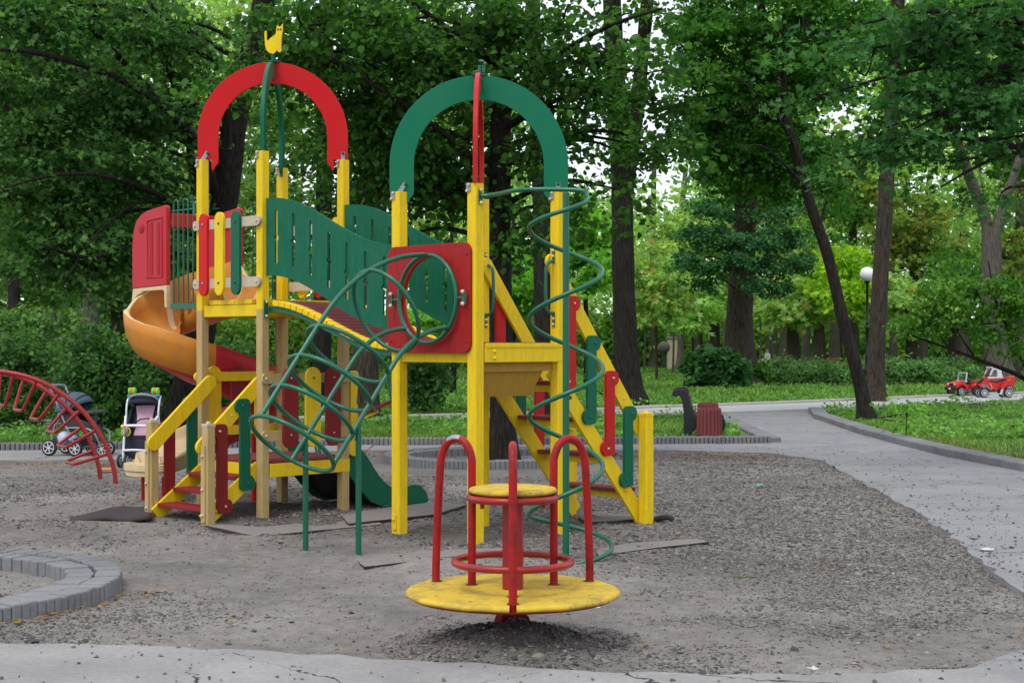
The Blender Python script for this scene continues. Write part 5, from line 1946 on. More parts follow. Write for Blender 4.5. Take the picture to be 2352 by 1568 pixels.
# rows of chestnuts behind the lawn
chest = [(1505, 660, 60, 70, 110, 'young chestnut with a thin straight stem, standing before the round stone ball', LF_CHEST, 1),
         (1590, 700, 66, 60, 70, 'low bright chestnut between the thin-stemmed one and the thick trunk', LF_FARL, 1),
         (1640, 650, 72, 70, 90, 'pale chestnut crown seen just left of the thick furrowed trunk', LF_CHEST, 0),
         (1820, 690, 62, 70, 70, 'leafy chestnut hanging low right of the thick trunk', LF_CHEST, 0),
         (1880, 640, 66, 70, 80, 'chestnut with browning leaf edges behind the leaning maple', LF_OLIVE, 0),
         (1930, 640, 60, 50, 85, 'brilliant yellow-green chestnut just left of the white lamp globe', LF_YGRN, 1),
         (2095, 700, 58, 70, 70, 'green chestnut whose low boughs fill the gap right of the lamp post', LF_CHEST, 0),
         (2190, 660, 64, 60, 90, 'dark green chestnut crown left of the V-shaped grey tree', LF_MID, 0),
         (2100, 540, 70, 80, 90, 'rust-tinged chestnut high up between the two slanting trunks and the V tree', LF_OLIVE, 0),
         (1600, 530, 72, 90, 60, 'tall pale chestnut crown above the young ones, left of the dark elm foliage', LF_CHEST, 0),
         (1960, 440, 74, 110, 90, 'brownish chestnut crown behind the leaning maple, high up', LF_OLIVE, 0),
         (2320, 620, 68, 60, 100, 'dark chestnut at the right edge, behind the fork of the V tree', LF_OLIVE, 0)]
for i, (px, py, d, rx, ry, lab, lm, thin) in enumerate(chest):
    gy = 790 + 5250 / d
    k = (0.055 if thin else 0.28)
    plant("chestnut_tree", lab, "tree", [(px + 4, gy, d), (px + 2, 800, d), (px, 700, d), (px - 3, py - 20, d)], k, k * 0.7, [],
          [(px - rx * 0.4, py, d, rx * 0.75, ry * 0.6, 1.8, 22), (px + rx * 0.4, py + 10, d - 0.6, rx * 0.75, ry * 0.6, 1.8, 22), (px, py - ry * 0.5, d, rx * 0.8, ry * 0.6, 1.8, 20), (px, py + ry * 0.45, d - 1, rx * 0.9, ry * 0.4, 1.5, 16)],
          'chestnut', lm, BARK_MID, 160 + i, "chestnuts in rows beyond the lawn", lsize=1.25 + (d - 50) * 0.012, dens=0.85)
# saplings on the lawn
for i, (px, d, top, lab) in enumerate([(1545, 74, 690, "thin sapling stem right of the stone ball"), (1480, 80, 700, "thin sapling at the left end of the far row"), (1622, 78, 700, "thin sapling stem between the stone ball and thick trunk"),
                                       (1745, 70, 690, "thin sapling just right of the thick trunk"), (1950, 66, 700, "thin sapling left of the lamp post base")]):
    plant("sapling", lab, "tree", [(px, 790 + 5250 / d, d), (px + 2, 790, d), (px, top, d)], 0.06, 0.035, [], [(px, top - 10, d, 45, 40, 1.0, 16)], 'chestnut', LF_FARL, BARK_GREY, 190 + i, "thin saplings of the far row", lsize=1.5, dens=0.7)

# thick old trunks in the distance
for i, (px, d, w, lab) in enumerate([(1668, 84, 0.40, "pale grey trunk just left of the thick furrowed one"), (1562, 90, 0.36, "dark old trunk left of the blue gap"), (1600, 95, 0.4, "dark old trunk at the centre of the far row"),
                                     (1770, 86, 0.55, "old trunk behind the person in a white shirt"), (1805, 84, 0.62, "wide grey trunk right of the sitting person"), (1850, 92, 0.45, "dark trunk between the two benches"),
                                     (1915, 88, 0.5, "wide trunk right of the orange bench"), (2050, 90, 0.42, "dark trunk in the shade right of the slanting trunks"), (2120, 94, 0.42, "slim dark trunk left of the bright gap"),
                                     (2215, 88, 0.5, "dark trunk left of the V tree"), (2345, 80, 0.6, "broad dark trunk at the right edge"), (1500, 96, 0.4, "trunk in the light gap left of the row"), (1090, 80, 0.4, "trunk behind the bridge, far away"),
                                     (640, 70, 0.34, "far trunk seen behind the left tower"), (420, 74, 0.36, "far trunk in the shade behind the slide")]):
    gy = 790 + 5250 / d
    rs_ = random.Random(i)
    w *= 0.66
    plant("old_tree", lab, "tree", [(px, gy, d), (px + 2, 780, d), (px + rs_.uniform(-8, 8), 600, d), (px + rs_.uniform(-20, 20), 380, d)], w, w * 0.6, [],
          ([] if 1300 < px < 1610 else [(px - 50, 420, d, 90, 100, 2.5, 16), (px + 50, 500, d, 90, 80, 2.5, 14)]) + [(px, 600, d + 1, 80, 60, 2.5, 9)], 'far', [LF_FARL, LF_OLIVE, LF_CHEST][i % 3], BARK_GREY, 220 + i, "old trees of the far row", dens=0.8, lsize=1.15)

# ------------------------------------------------------------------ bushes
def bush(label, px, d, top, rx, n, mat, seed, kind='bush', group="shrubs of the park", lsize=1.0, rd=0.8):
    gy = 790 + 5250 / d
    h = gy - top
    return plant("shrub", label, "shrub", [(px, gy, d), (px + 4, gy - h * 0.5, d), (px, gy - h * 0.8, d)], 0.03, 0.015, [],
                 [(px - rx * 0.35, top + h * 0.35, d, rx * 0.7, h * 0.33, rd, n // 3), (px + rx * 0.35, top + h * 0.45, d - 0.2, rx * 0.7, h * 0.36, rd, n // 3), (px, top + h * 0.72, d - 0.3, rx, h * 0.28, rd, n // 3)],
                 kind, mat, BARK_DARK, seed, group, twig=0.4, lsize=lsize, flare=1.0)


bush("tall dark shrub at the left edge behind the red arch climber", 20, 27, 735, 110, 150, LF_BUSH, 301)
bush("dark shrub standing farther left beside the tall one", -170, 28, 740, 120, 120, LF_BUSH, 315)
bush("dark shrub between the left edge and the blue stroller", 95, 30, 800, 70, 60, LF_BUSH, 310)
bush("leafy shrub behind the gap between the two strollers", 235, 25.5, 735, 90, 170, LF_BUSH, 302, lsize=0.9)
bush("dense dark shrub right behind the pink-seated stroller", 345, 25.5, 800, 90, 130, LF_BUSH, 303)
bush("dark shrub behind the foot of the left maple", 500, 29, 745, 80, 90, LF_BUSH, 304)
bush("shrub seen under the deck of the left tower", 600, 31, 790, 70, 55, LF_BUSH, 305)
bush("taller shrub far left behind the white lamp globe", 60, 38, 690, 120, 130, LF_FARD, 306, lsize=1.4)
bush("shrub far back between the two pale trunks", 300, 40, 680, 120, 130, LF_FARD, 307, lsize=1.4)
bush("shady shrub under the bridge, right of the brown trunk", 800, 36, 790, 70, 40, LF_BUSH, 308, lsize=1.3)
bush("small leafy shrub on a thin stem behind the right tower", 978, 33, 800, 42, 60, LF_BUSH, 309, lsize=1.1, rd=0.5)
bush("rounded shrub with broad leaves at the foot of the thick trunk", 1645, 50, 800, 62, 100, leafy("broad_shrub_leaf", (0.02, 0.075, 0.02), (0.06, 0.16, 0.045), 0.35), 311, lsize=2.6)
bush("low shrub on the right side of the thick trunk", 1738, 53, 835, 26, 30, LF_MID, 312, lsize=2.2)
for i, (px, d, top, rx, lab) in enumerate([(1800, 58, 826, 75, "feathery low shrub at the left end of the hedge"), (1900, 57, 828, 75, "feathery low shrub behind the lamp post"), (2030, 57, 822, 70, "feathery low shrub behind the straight grey trunk"),
                                           (2110, 56, 818, 70, "feathery low shrub left of the red toy car"), (2180, 58, 822, 55, "feathery low shrub behind the toy cars")]):
    bush(lab, px, d, top, rx, 130, LF_HEDGE, 320 + i, kind='fine', lsize=1.7, group="low feathery shrubs in a row", rd=1.2)
plant("shrub", "wide shrub with a dark arching branch reaching over the toy cars", "shrub",
      [(2480, 960, 35), (2400, 900, 35), (2340, 862, 35), (2280, 838, 35), (2220, 815, 35), (2150, 790, 35), (2080, 765, 35)], 0.07, 0.02,
      [[(2400, 905, 35), (2340, 800, 35), (2290, 700, 35), (2270, 600, 35), 0.05, 0.015], [(2240, 822, 35), (2200, 760, 35), (2190, 700, 35), 0.025, 0.01], [(2380, 890, 35), (2330, 780, 35), (2350, 680, 35), 0.04, 0.012], [(2180, 800, 35), (2140, 740, 35), (2150, 690, 35), 0.02, 0.008]],
      [(2150, 700, 35, 70, 60, 0.8, 14), (2240, 660, 35, 80, 70, 0.9, 18), (2320, 690, 35, 70, 80, 0.9, 18), (2250, 745, 35, 80, 40, 0.8, 11), (2100, 755, 35, 50, 30, 0.6, 5), (2340, 780, 34.6, 50, 40, 0.6, 6), (2420, 700, 35, 60, 90, 0.9, 8)],
      'bush', leafy("bright_shrub_leaf", (0.035, 0.12, 0.018), (0.13, 0.28, 0.045), 0.45), BARK_DARK, 330, "shrubs of the park", lsize=1.35)
# little weeds at the lawn's edge
for i, (px, py, lab) in enumerate([(2080, 1020, "thin weed stem standing in the right lawn"), (1352, 960, "small weed tuft by the back kerb behind the yellow stairs")]):
    p = gp(px, py)
    plant("weed", lab, "plant", [(px, py, p.y), (px + 2, py - 50, p.y), (px + 5, py - 95, p.y)], 0.008, 0.004, [], [(px + 4, py - 70, p.y, 22, 26, 0.12, 9)], 'bush', LF_BRIGHT, BARK_DARK, 340 + i, lsize=0.8, dens=0.3, flare=1.0)

# ------------------------------------------------------------------ the far wood: one mass
rs = np.random.RandomState(400)
VS, MI = [], []
for k in range(2450):
    px = rs.uniform(-260, 2620) if k < 1750 else (rs.uniform(-1500, -200) if k % 2 else rs.uniform(2560, 3500))
    py = rs.uniform(-60, 815) if k < 1450 or k >= 1750 else rs.uniform(735, 818)
    near = rs.rand() < 0.45
    d = rs.uniform(66, 84) if near else rs.uniform(88, 125)
    gap = vnoise(np.array([px / 95.0]), np.array([py / 80.0]), 55)[0]
    if 1225 < px < 1600 and py < 455:
        continue
    if gap > (0.80 if px < 560 else (0.60 if px < 1230 and py < 320 else 0.74)) and py < 720:
        continue
    if py > 690:
        d = max(d, 99)
    if px > 1450 and 640 < py < 740 and near and rs.rand() < 0.5:
        continue
    if 1462 < px < 1500 and 640 < py < 730:
        continue
    if px > 2040 and px < 2110 and 520 < py < 590:
        continue
    c = np.array(pt(px, py, d)[:]) + rs.normal(0, 1.0, (9, 3)) * np.array([1.0, 1.4, 0.75]) * d / 95
    v = leaves_at(c, 17 if near else 14, 1.25 * d / 95, 0.2, 0.25, (0.30 if near else 0.40) * d / 90, LEAF_ROUND, rs, 0.8, 0.7)
    VS.append(v)
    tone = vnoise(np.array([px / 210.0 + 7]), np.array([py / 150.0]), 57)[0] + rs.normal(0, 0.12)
    tone += 0.22 if px > 1150 else 0.06  # light and shade put into leaf colour: paler at right, dimmer at left
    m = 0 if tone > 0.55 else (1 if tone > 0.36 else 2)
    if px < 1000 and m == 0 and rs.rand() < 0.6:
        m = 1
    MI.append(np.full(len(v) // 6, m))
V = np.concatenate(VS)
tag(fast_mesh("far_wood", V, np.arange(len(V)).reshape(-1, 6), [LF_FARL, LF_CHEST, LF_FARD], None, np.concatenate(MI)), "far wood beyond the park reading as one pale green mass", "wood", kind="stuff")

# broad-leaved weeds through the lawns
rs = np.random.RandomState(77)
py = rs.uniform(826, 1010, 60000)
d = EYE * FOC / (py - YH)
x = (rs.uniform(-60, 2420, 60000) - CX) / FOC * d
ok = lawn_ok(x, d) & (rs.rand(60000) < np.clip((vnoise(x * 0.7, d * 0.7, 91) * 0.7 + vnoise(x * 2.7, d * 2.7, 92) * 0.3 - 0.47) * 6, 0.0, 1))
x, d = x[ok], d[ok]
hh = 0.03 + 0.20 * vnoise(x * 0.9, d * 0.9, 93) * rs.rand(len(x)) * np.clip((d - 22) / 10, 0.3, 1)
V = leaves_at(np.stack([x, d, hh], -1), 3, 0.12, 0.3, 0.0, 0.075, LEAF_ROUND, rs, 0.9, 0.6)
tag(fast_mesh("weeds", V, np.arange(len(V)).reshape(-1, 6), leafy("weed_leaf", (0.07, 0.19, 0.035), (0.24, 0.44, 0.12), 0.45)), "low broad-leaved weeds growing in patches through the lawns", "weeds", kind="stuff")
# ------------------------------------------------------------------ street furniture
def cl(v):
    return Vector(v)


# lamp posts with white globes
GLOBE = plain("opal_globe", (0.78, 0.78, 0.77), 0.25, var=0.04)


def lamp(label, px, d, gy_, rg, group="park lamps with white globes"):
    x = (px - CX) / FOC * d
    zc = EYE - (gy_ - YH) / FOC * d
    t = thing("street_lamp", label, "street lamp", (x, d, 0), group)
    o = Vector((x, d, 0))
    mb = MB()
    h = zc - rg
    mb.lathe([(0.13, -0.1), (0.13, 0.12), (0.095, 0.16), (0.095, 0.5), (0.11, 0.53), (0.11, 0.58), (0.08, 0.64), (0.075, 1.05), (0.085, 1.08), (0.06, 1.13), (0.055, h * 0.55), (0.075, h * 0.555), (0.075, h * 0.57), (0.055, h * 0.58), (0.05, h * 0.60),
              (0.065, h * 0.605), (0.045, h * 0.62), (0.042, h - 0.08), (0.07, h - 0.06), (0.10, h - 0.01), (0.11, h + 0.03)], o, 16)
    mb.build("pole", BLACK, t)
    mb = MB()
    mb.ball(o + UP * zc, rg, 24)
    mb.build("globe", GLOBE, t)
    world_origin()


lamp("black lamp post with a white globe between the two slanting trunks on the right", 1992, 54, 630, 0.265)
lamp("distant white lamp globe showing above the shrubs at the far left", 42, 62, 762, 0.13)
lamp("distant lamp globe half hidden beside the pale trunk behind the maple sprays", 186, 64, 704, 0.16)

# bench with cast iron ends
B0 = gp(1610, 1003)
t = thing("park_bench", "black iron park bench seen from its end beside the path", "bench", B0)
k = B0.y / FOC


def bpix(pts):
    return [((x - 1610) * k, (1003 - y) * k) for x, y in pts]


end = bpix([(1546, 900), (1552, 895), (1570, 893), (1580, 899), (1584, 912), (1588, 940), (1596, 958), (1612, 968), (1640, 966), (1655, 957), (1664, 962), (1667, 975), (1662, 988), (1655, 1003), (1646, 1003), (1650, 985),
            (1640, 980), (1618, 981), (1600, 984), (1590, 992), (1587, 1003), (1569, 1003), (1570, 985), (1571, 950), (1567, 920), (1561, 908), (1553, 912), (1547, 910)])
BD_ = Vector((B0.x, B0.y, 0)).normalized()
BX_ = Vector((BD_.y, -BD_.x, 0))
for dy in (0.0, 1.4):
    mb = MB()
    mb.plate(end, B0 + BD_ * dy, BX_, UP, 0.06)
    c = B0 + BX_ * (1551 - 1610) * k + BD_ * dy + UP * (1003 - 904) * k
    mb.tube([c - BD_ * 0.05, c + BD_ * 0.05], 0.05, 12)
    c = B0 + BX_ * (1657 - 1610) * k + BD_ * dy + UP * (1003 - 968) * k
    mb.tube([c - BD_ * 0.045, c + BD_ * 0.045], 0.055, 12)
    mb.build("end_frame", BLACK, t, bevel=0.01)
SLAT = paint("dark_bench_slat", (0.07, 0.03, 0.018), 0.5, 0.4, (0.04, 0.025, 0.02))
for (x, y, a) in ((1583, 915, 75), (1588, 938, 75), (1597, 955, 60)):
    mb = MB()
    c = B0 + BX_ * (x - 1610) * k + BD_ * 0.70 + UP * (1003 - y) * k
    mb.obox(c, (BX_ * math.sin(R(90 - a)) - UP * math.cos(R(90 - a))) * 0.05, BD_ * 0.67, (BX_ * math.cos(R(90 - a)) + UP * math.sin(R(90 - a))) * 0.014)
    mb.build("slat", SLAT, t, bevel=0.004)
for x in (1607, 1623, 1638):
    mb = MB()
    c = B0 + BX_ * (x - 1610) * k + BD_ * 0.70 + UP * (1003 - 962.5) * k
    mb.obox(c, BX_ * 0.05, BD_ * 0.67, (0, 0, 0.014))
    mb.build("slat", SLAT, t, bevel=0.004)
world_origin()


# fluted concrete bins
MAROON = concrete("maroon_concrete", (0.16, 0.040, 0.040), (0.23, 0.062, 0.060))


def bin_(label, px, py, top, rw):
    p = gp(px, py)
    s = p.y / FOC
    h = (py - top) * s
    r = rw * s
    t = thing("litter_bin", label, "litter bin", p, "maroon fluted concrete bins")
    mb = MB()
    n = 20
    poly = []
    for i in range(n):
        a0 = 2 * math.pi * i / n
        w = 2 * math.pi / n
        for f, rr in ((0.04, 0.93), (0.14, 1.0), (0.82, 1.0), (0.92, 0.93)):
            poly.append((math.cos(a0 + w * f) * rr, math.sin(a0 + w * f) * rr))
    m = len(poly)
    vs = []
    prof = [(1.0, -0.05), (0.98, h * 0.3), (0.94, h * 0.8), (0.92, h * 0.93), (0.86, h), (0.72, h), (0.70, h * 0.8)]
    for rr, z in prof:
        vs += [(p.x + x * r * rr, p.y + y * r * rr, z) for x, y in poly]
    fs = [(i * m + q, i * m + (q + 1) % m, (i + 1) * m + (q + 1) % m, (i + 1) * m + q) for i in range(len(prof) - 1) for q in range(m)]
    mb.add(vs, fs)
    mb.build("shell", MAROON, t)
    mb = MB()
    mb.lathe([(r * 0.68, h * 0.3), (r * 0.70, h * 0.80)], p, 20)
    mb.build("inner_bucket", RUBBER, t)
    world_origin()


bin_("maroon fluted concrete bin standing nearest the path corner, in front of the bench", 1629, 1006, 936, 30)
bin_("second maroon fluted bin standing half hidden behind the nearer bin", 1626, 990, 925, 26)

# seesaw glimpsed under the bridge
ss0 = gp(880, 1060)
c = pt(852, 942, 19.6)
t = thing("seesaw", "red and yellow seesaw plank with green grip tilted up behind the bridge", "seesaw", (c.x - 0.6, c.y, 0))
a, b = pt(740, 992, 19.6), pt(912, 916, 19.6)
mb = MB()
mb.beam(a, b, 0.16, 0.045)
mb.build("plank", DRED, t, bevel=0.006)
mb = MB()
mb.beam(a - UP * 0.045, pt(868, 936, 19.6) - UP * 0.045, 0.10, 0.04)
mb.build("support_beam", YEL, t, bevel=0.005)
mb = MB()
q = pt(858, 940, 19.6)
mb.tube([q + Vector((-0.10, -0.16, 0.11)), q + Vector((0.0, -0.1, 0.03)), q + Vector((0.05, -0.12, -0.03))], 0.016, 8)
q2 = pt(898, 922, 19.6)
mb.tube(smooth_path([q2 + Vector((0.02, -0.1, 0)), q2 + Vector((-0.02, -0.1, 0.24)), q2 + Vector((-0.03, -0.1, 0.33)), q2 + Vector((-0.03, 0.0, 0.36)), q2 + Vector((-0.03, 0.1, 0.33)), q2 + Vector((0.02, 0.1, 0))], 4), 0.017, 8)
mb.build("grip", GTUBE, t)
mb = MB()
f = (a + b) / 2 - Vector((0.62, 0, 0.16))
for sy in (-0.14, 0.14):
    mb.tube([Vector((f.x - 0.14, f.y + sy, -0.05)), Vector((f.x, f.y + sy, f.z)), Vector((f.x + 0.14, f.y + sy, -0.05))], 0.025, 8)
mb.tube([Vector((f.x, f.y - 0.2, f.z)), Vector((f.x, f.y + 0.2, f.z))], 0.03, 8)
mb.build("fulcrum", GTUBE, t)
world_origin()


# ------------------------------------------------------------------ strollers
def wheel(t, c, r, w, ax, hub, tyre=RUBBER, spokes=6):
    ax = Vector(ax).normalized()
    mb = MB()
    prof = [(r * 0.72, -w / 2), (r * 0.93, -w / 2), (r, -w * 0.25), (r, w * 0.25), (r * 0.93, w / 2), (r * 0.72, w / 2)]
    mb.lathe(prof, c, 22, 0, True, ax)
    wh = mb.build("wheel", tyre, t)
    mb = MB()
    X = ax.orthogonal().normalized()
    Y = ax.cross(X)
    mb.lathe([(r * 0.20, -w * 0.54), (r * 0.20, w * 0.54)], c, 12, 0, True, ax)
    for sg in (-1, 1):
        mb.tube([c + ax * w * 0.52 * sg + (X * math.cos(R(q)) + Y * math.sin(R(q))) * r * 0.70 for q in range(0, 360, 18)], r * 0.055, 6, closed=True)
        for i in range(spokes):
            q = 2 * math.pi * i / spokes
            d = X * math.cos(q) + Y * math.sin(q)
            mb.beam(c + ax * w * 0.52 * sg + d * r * 0.15, c + ax * w * 0.52 * sg + d * r * 0.68, 0.008, r * 0.12, d.cross(ax))
    mb.build("hub", hub, wh)


SLATE = plain("slate_fabric", (0.055, 0.10, 0.14), 0.8, bump=0.3)
NAVY = plain("navy_fabric", (0.010, 0.012, 0.028), 0.8, bump=0.3)
PINK = plain("pink_fabric", (0.62, 0.36, 0.47), 0.85, var=0.1, bump=0.4)
DKGREY = plain("dark_grey_fabric", (0.03, 0.032, 0.036), 0.8, bump=0.3)
WHITEP = plain("white_frame", (0.72, 0.73, 0.76), 0.35, var=0.05)
GREYP = plain("grey_frame", (0.28, 0.30, 0.33), 0.4)
SILVER = plain("silver_hub", (0.60, 0.62, 0.65), 0.4, 0.2, var=0.06)
TOYBLUE = plain("toy_blue", (0.04, 0.24, 0.62), 0.35)
TOYGRN = plain("toy_lime", (0.22, 0.62, 0.03), 0.4)
TOYORG = plain("toy_orange", (0.70, 0.20, 0.02), 0.4)
TOYYEL = plain("toy_yellow", (0.75, 0.48, 0.03), 0.4)


def canopy_shell(mb, c, X, Y, Z, rx, ry, rz, a0, a1, n=10, m=10, mi=0):
    """Part of an ellipsoid: swept about X from angle a0 to a1."""
    vs, fs = [], []
    for i in range(n + 1):
        th = R(a0 + (a1 - a0) * i / n)
        for j in range(m + 1):
            ph = math.pi * j / m
            vs.append(c + X * (rx * math.cos(ph)) + (Y * (ry * math.cos(th)) + Z * (rz * math.sin(th))) * math.sin(ph) ** 0.6)
    for i in range(n):
        for j in range(m):
            a = i * (m + 1) + j
            fs.append((a, a + 1, a + m + 2, a + m + 1))
    mb.add(vs, fs, mi, True)


# the blue-grey one, seen from its side, facing right
S = gp(182, 1047)
S.y = 20.05
S.x = (182 - CX) / FOC * S.y
S.z = 0.04
t = thing("stroller", "slate-blue hooded stroller with black tray and big spoked wheels, behind the red arch climber", "stroller", S, "strollers parked by the kerb")
t.scale = (0.87, 0.87, 0.87)
fx, fy = frame2(-14)            # fx: forward (to the right), fy: sideways away
for x, y, r in ((-0.36, -0.24, 0.125), (-0.36, 0.24, 0.125), (0.08, -0.25, 0.115), (0.08, 0.25, 0.115), (0.44, -0.10, 0.105), (0.44, 0.10, 0.105)):
    wheel(t, S + fx * x + fy * y + UP * r, r, 0.045, fy, SILVER)
mb = MB()
for y in (-0.22, 0.22):
    mb.tube(smooth_path([S + fx * 0.42 + fy * y * 0.5 + UP * 0.12, S + fx * 0.38 + fy * y + UP * 0.34, S + fx * 0.22 + fy * y + UP * 0.42, S - fx * 0.10 + fy * y + UP * 0.42], 4), 0.013, 8)
    mb.tube(smooth_path([S + fx * 0.08 + fy * y + UP * 0.12, S - fx * 0.08 + fy * y + UP * 0.42, S - fx * 0.22 + fy * y + UP * 0.74, S - fx * 0.34 + fy * y + UP * 0.98], 4), 0.013, 8)
    mb.tube(smooth_path([S - fx * 0.36 + fy * y + UP * 0.12, S - fx * 0.30 + fy * y + UP * 0.40, S - fx * 0.2 + fy * y + UP * 0.68], 4), 0.011, 8)
    mb.tube([S - fx * 0.36 + fy * y + UP * 0.13, S + fx * 0.08 + fy * y + UP * 0.13], 0.009, 7)
mb.tube(smooth_path([S - fx * 0.34 - fy * 0.22 + UP * 0.98, S - fx * 0.38 - fy * 0.2 + UP * 1.05, S - fx * 0.38 + fy * 0.2 + UP * 1.05, S - fx * 0.34 + fy * 0.22 + UP * 0.98], 5), 0.016, 8)
mb.build("frame", GREYP, t)
mb = MB()
canopy_shell(mb, S - fx * 0.06 + UP * 0.68, fy, -fx, UP, 0.25, 0.30, 0.28, -10, 150)
c_ = mb.build("canopy", SLATE, t)
sm = c_.modifiers.new("thick", 'SOLIDIFY')
sm.thickness = 0.012
mb = MB()
for q in (30, 80, 125):
    mb.tube([S - fx * 0.06 + UP * 0.68 + fy * 0.255 * math.cos(math.pi * j / 12) + (-fx * 0.306 * math.cos(R(q)) + UP * 0.286 * math.sin(R(q))) * math.sin(math.pi * j / 12) ** 0.6 for j in range(13)], 0.009, 6)
mb.build("canopy_rib", DKGREY, c_)
mb = MB()
mb.beam(S - fx * 0.26 + UP * 0.72, S - fx * 0.02 + UP * 0.40, 0.36, 0.04, fx)
mb.beam(S - fx * 0.05 + UP * 0.40, S + fx * 0.26 + UP * 0.44, 0.36, 0.06)
mb.beam(S + fx * 0.26 + UP * 0.44, S + fx * 0.36 + UP * 0.22, 0.34, 0.03, fx)
for y in (-0.19, 0.19):
    mb.plate([(-0.30, 0.74), (-0.05, 0.62), (0.28, 0.50), (0.30, 0.42), (-0.02, 0.36), (-0.20, 0.50)], S + fy * y, fx, UP, 0.02)
mb.build("seat", DKGREY, t, bevel=0.015)
mb = MB()
mb.plate([(-0.30, 0.62), (-0.44, 0.34), (-0.40, 0.32), (-0.28, 0.42)], S - fy * 0.20, fx, UP, 0.03)
mb.build("rain_flap", DKGREY, t)
mb = MB()
mb.obox(S + fx * 0.18 + UP * 0.66, fx * 0.16, fy * 0.22, UP * 0.02)
mb.obox(S + fx * 0.26 + UP * 0.55, fx * 0.025, fy * 0.02, UP * 0.10)
mb.obox(S + fx * 0.27 + UP * 0.14, fx * 0.12, fy * 0.17, UP * 0.012)
mb.build("tray", plain("charcoal_plastic", (0.05, 0.055, 0.065), 0.45), t, bevel=0.012)
mb = MB()
mb.obox(S - fx * 0.14 + UP * 0.20, fx * 0.20, fy * 0.19, UP * 0.075)
bk = mb.build("basket", plain("mesh_basket", (0.05, 0.05, 0.06), 0.9), t, bevel=0.03)
mb = MB()
mb.ball(S - fx * 0.18 - fy * 0.10 + UP * 0.25, 0.12, 14)
mb.ball(S - fx * 0.04 - fy * 0.10 + UP * 0.26, 0.10, 12)
mb.build("bag", plain("pale_lilac_bag", (0.46, 0.45, 0.60), 0.5, var=0.3, scale=8), bk)
world_origin()

# the one with the pink seat, seen from the front
S = gp(327, 1070)
S.z = 0.0
t = thing("stroller", "white framed stroller with pink seat pad and toy rollers clipped on its hood", "stroller", S, "strollers parked by the kerb")
t.scale = (0.93, 0.93, 0.93)
fx, fy = frame2(-97)            # fx towards the camera
rt = -fy if (-fy).x > 0 else fy
for x, y, r in ((0.26, -0.205, 0.085), (0.26, -0.115, 0.085), (0.26, 0.205, 0.085), (0.26, 0.115, 0.085), (-0.3, -0.22, 0.085), (-0.3, 0.22, 0.085)):
    wheel(t, S + fx * x + rt * y + UP * r, r, 0.035, rt, WHITEP)
mb = MB()
for y in (-0.16, 0.16):
    e = 0.06 * (1 if y > 0 else -1)
    mb.tube(smooth_path([S + fx * 0.26 + rt * y + UP * 0.085, S + fx * 0.26 + rt * (y) + UP * 0.20, S + fx * 0.16 + rt * (y + e * 0.3) + UP * 0.52, S + fx * 0.02 + rt * (y + e) + UP * 0.66], 4), 0.017, 9)
    mb.tube(smooth_path([S - fx * 0.30 + rt * (y + e) + UP * 0.085, S - fx * 0.10 + rt * (y + e) + UP * 0.45, S + rt * (y + e) + UP * 0.66, S - fx * 0.04 + rt * (y + e) + UP * 0.86, S - fx * 0.12 + rt * (y + e * 0.8) + UP * 0.92], 4), 0.013, 9)
mb.tube(smooth_path([S + fx * 0.16 - rt * 0.20 + UP * 0.52, S + fx * 0.24 - rt * 0.16 + UP * 0.545, S + fx * 0.25 + rt * 0.16 + UP * 0.545, S + fx * 0.16 + rt * 0.20 + UP * 0.52], 5), 0.019, 9)
mb.tube([S + fx * 0.27 - rt * 0.16 + UP * 0.225, S + fx * 0.32 + UP * 0.235, S + fx * 0.27 + rt * 0.16 + UP * 0.225], 0.016, 8)
mb.build("frame", WHITEP, t)
mb = MB()
mb.beam(S - fx * 0.20 + UP * 0.84, S - fx * 0.02 + UP * 0.36, 0.36, 0.05, fx)
mb.beam(S - fx * 0.05 + UP * 0.36, S + fx * 0.20 + UP * 0.38, 0.36, 0.05)
mb.beam(S + fx * 0.19 + UP * 0.37, S + fx * 0.24 + UP * 0.12, 0.32, 0.03, fx)
for y in (-0.18, 0.18):
    mb.plate([(-0.24, 0.82), (-0.06, 0.74), (0.14, 0.46), (0.18, 0.38), (-0.06, 0.36)], S + rt * y, fx, UP, 0.03)
seat = mb.build("seat", NAVY, t, bevel=0.015)
pad = [(-0.135, 0.80), (0.135, 0.81), (0.12, 0.66), (0.115, 0.56), (0.115, 0.40), (-0.115, 0.40), (-0.09, 0.54), (-0.10, 0.66)]
mb = MB()
sl_ = Vector((0, 0, 1)) * 0.94 - fx * 0.35
mb.plate([(x, (z - 0.40) * 1.06) for x, z in pad], S + fx * 0.02 + UP * 0.40, rt, sl_.normalized(), 0.025)
mb.build("seat_pad", PINK, seat, bevel=0.01)
mb = MB()
mb.tube([S + fx * 0.04 - rt * 0.12 + UP * 0.55, S + fx * 0.03 - rt * 0.02 + UP * 0.62, S + fx * 0.02 + rt * 0.10 + UP * 0.635, S + fx * 0.05 + rt * 0.07 + UP * 0.58], 0.010, 7)
mb.build("harness", BLACK, seat)
mb = MB()
canopy_shell(mb, S - fx * 0.16 + UP * 0.80, rt, fx, UP, 0.205, 0.20, 0.17, 10, 170)
c_ = mb.build("canopy", NAVY, t)
sm = c_.modifiers.new("thick", 'SOLIDIFY')
sm.thickness = 0.012
mb = MB()
mb.tube([S - fx * 0.16 + UP * 0.80 + rt * 0.205 * math.cos(math.pi * j / 14) + (fx * 0.20 * math.cos(R(12)) + UP * 0.17 * math.sin(R(12 + 50))) * math.sin(math.pi * j / 14) ** 0.6 for j in range(15)], 0.016, 8)
mb.build("canopy_band", GREYP, c_)
world_origin()
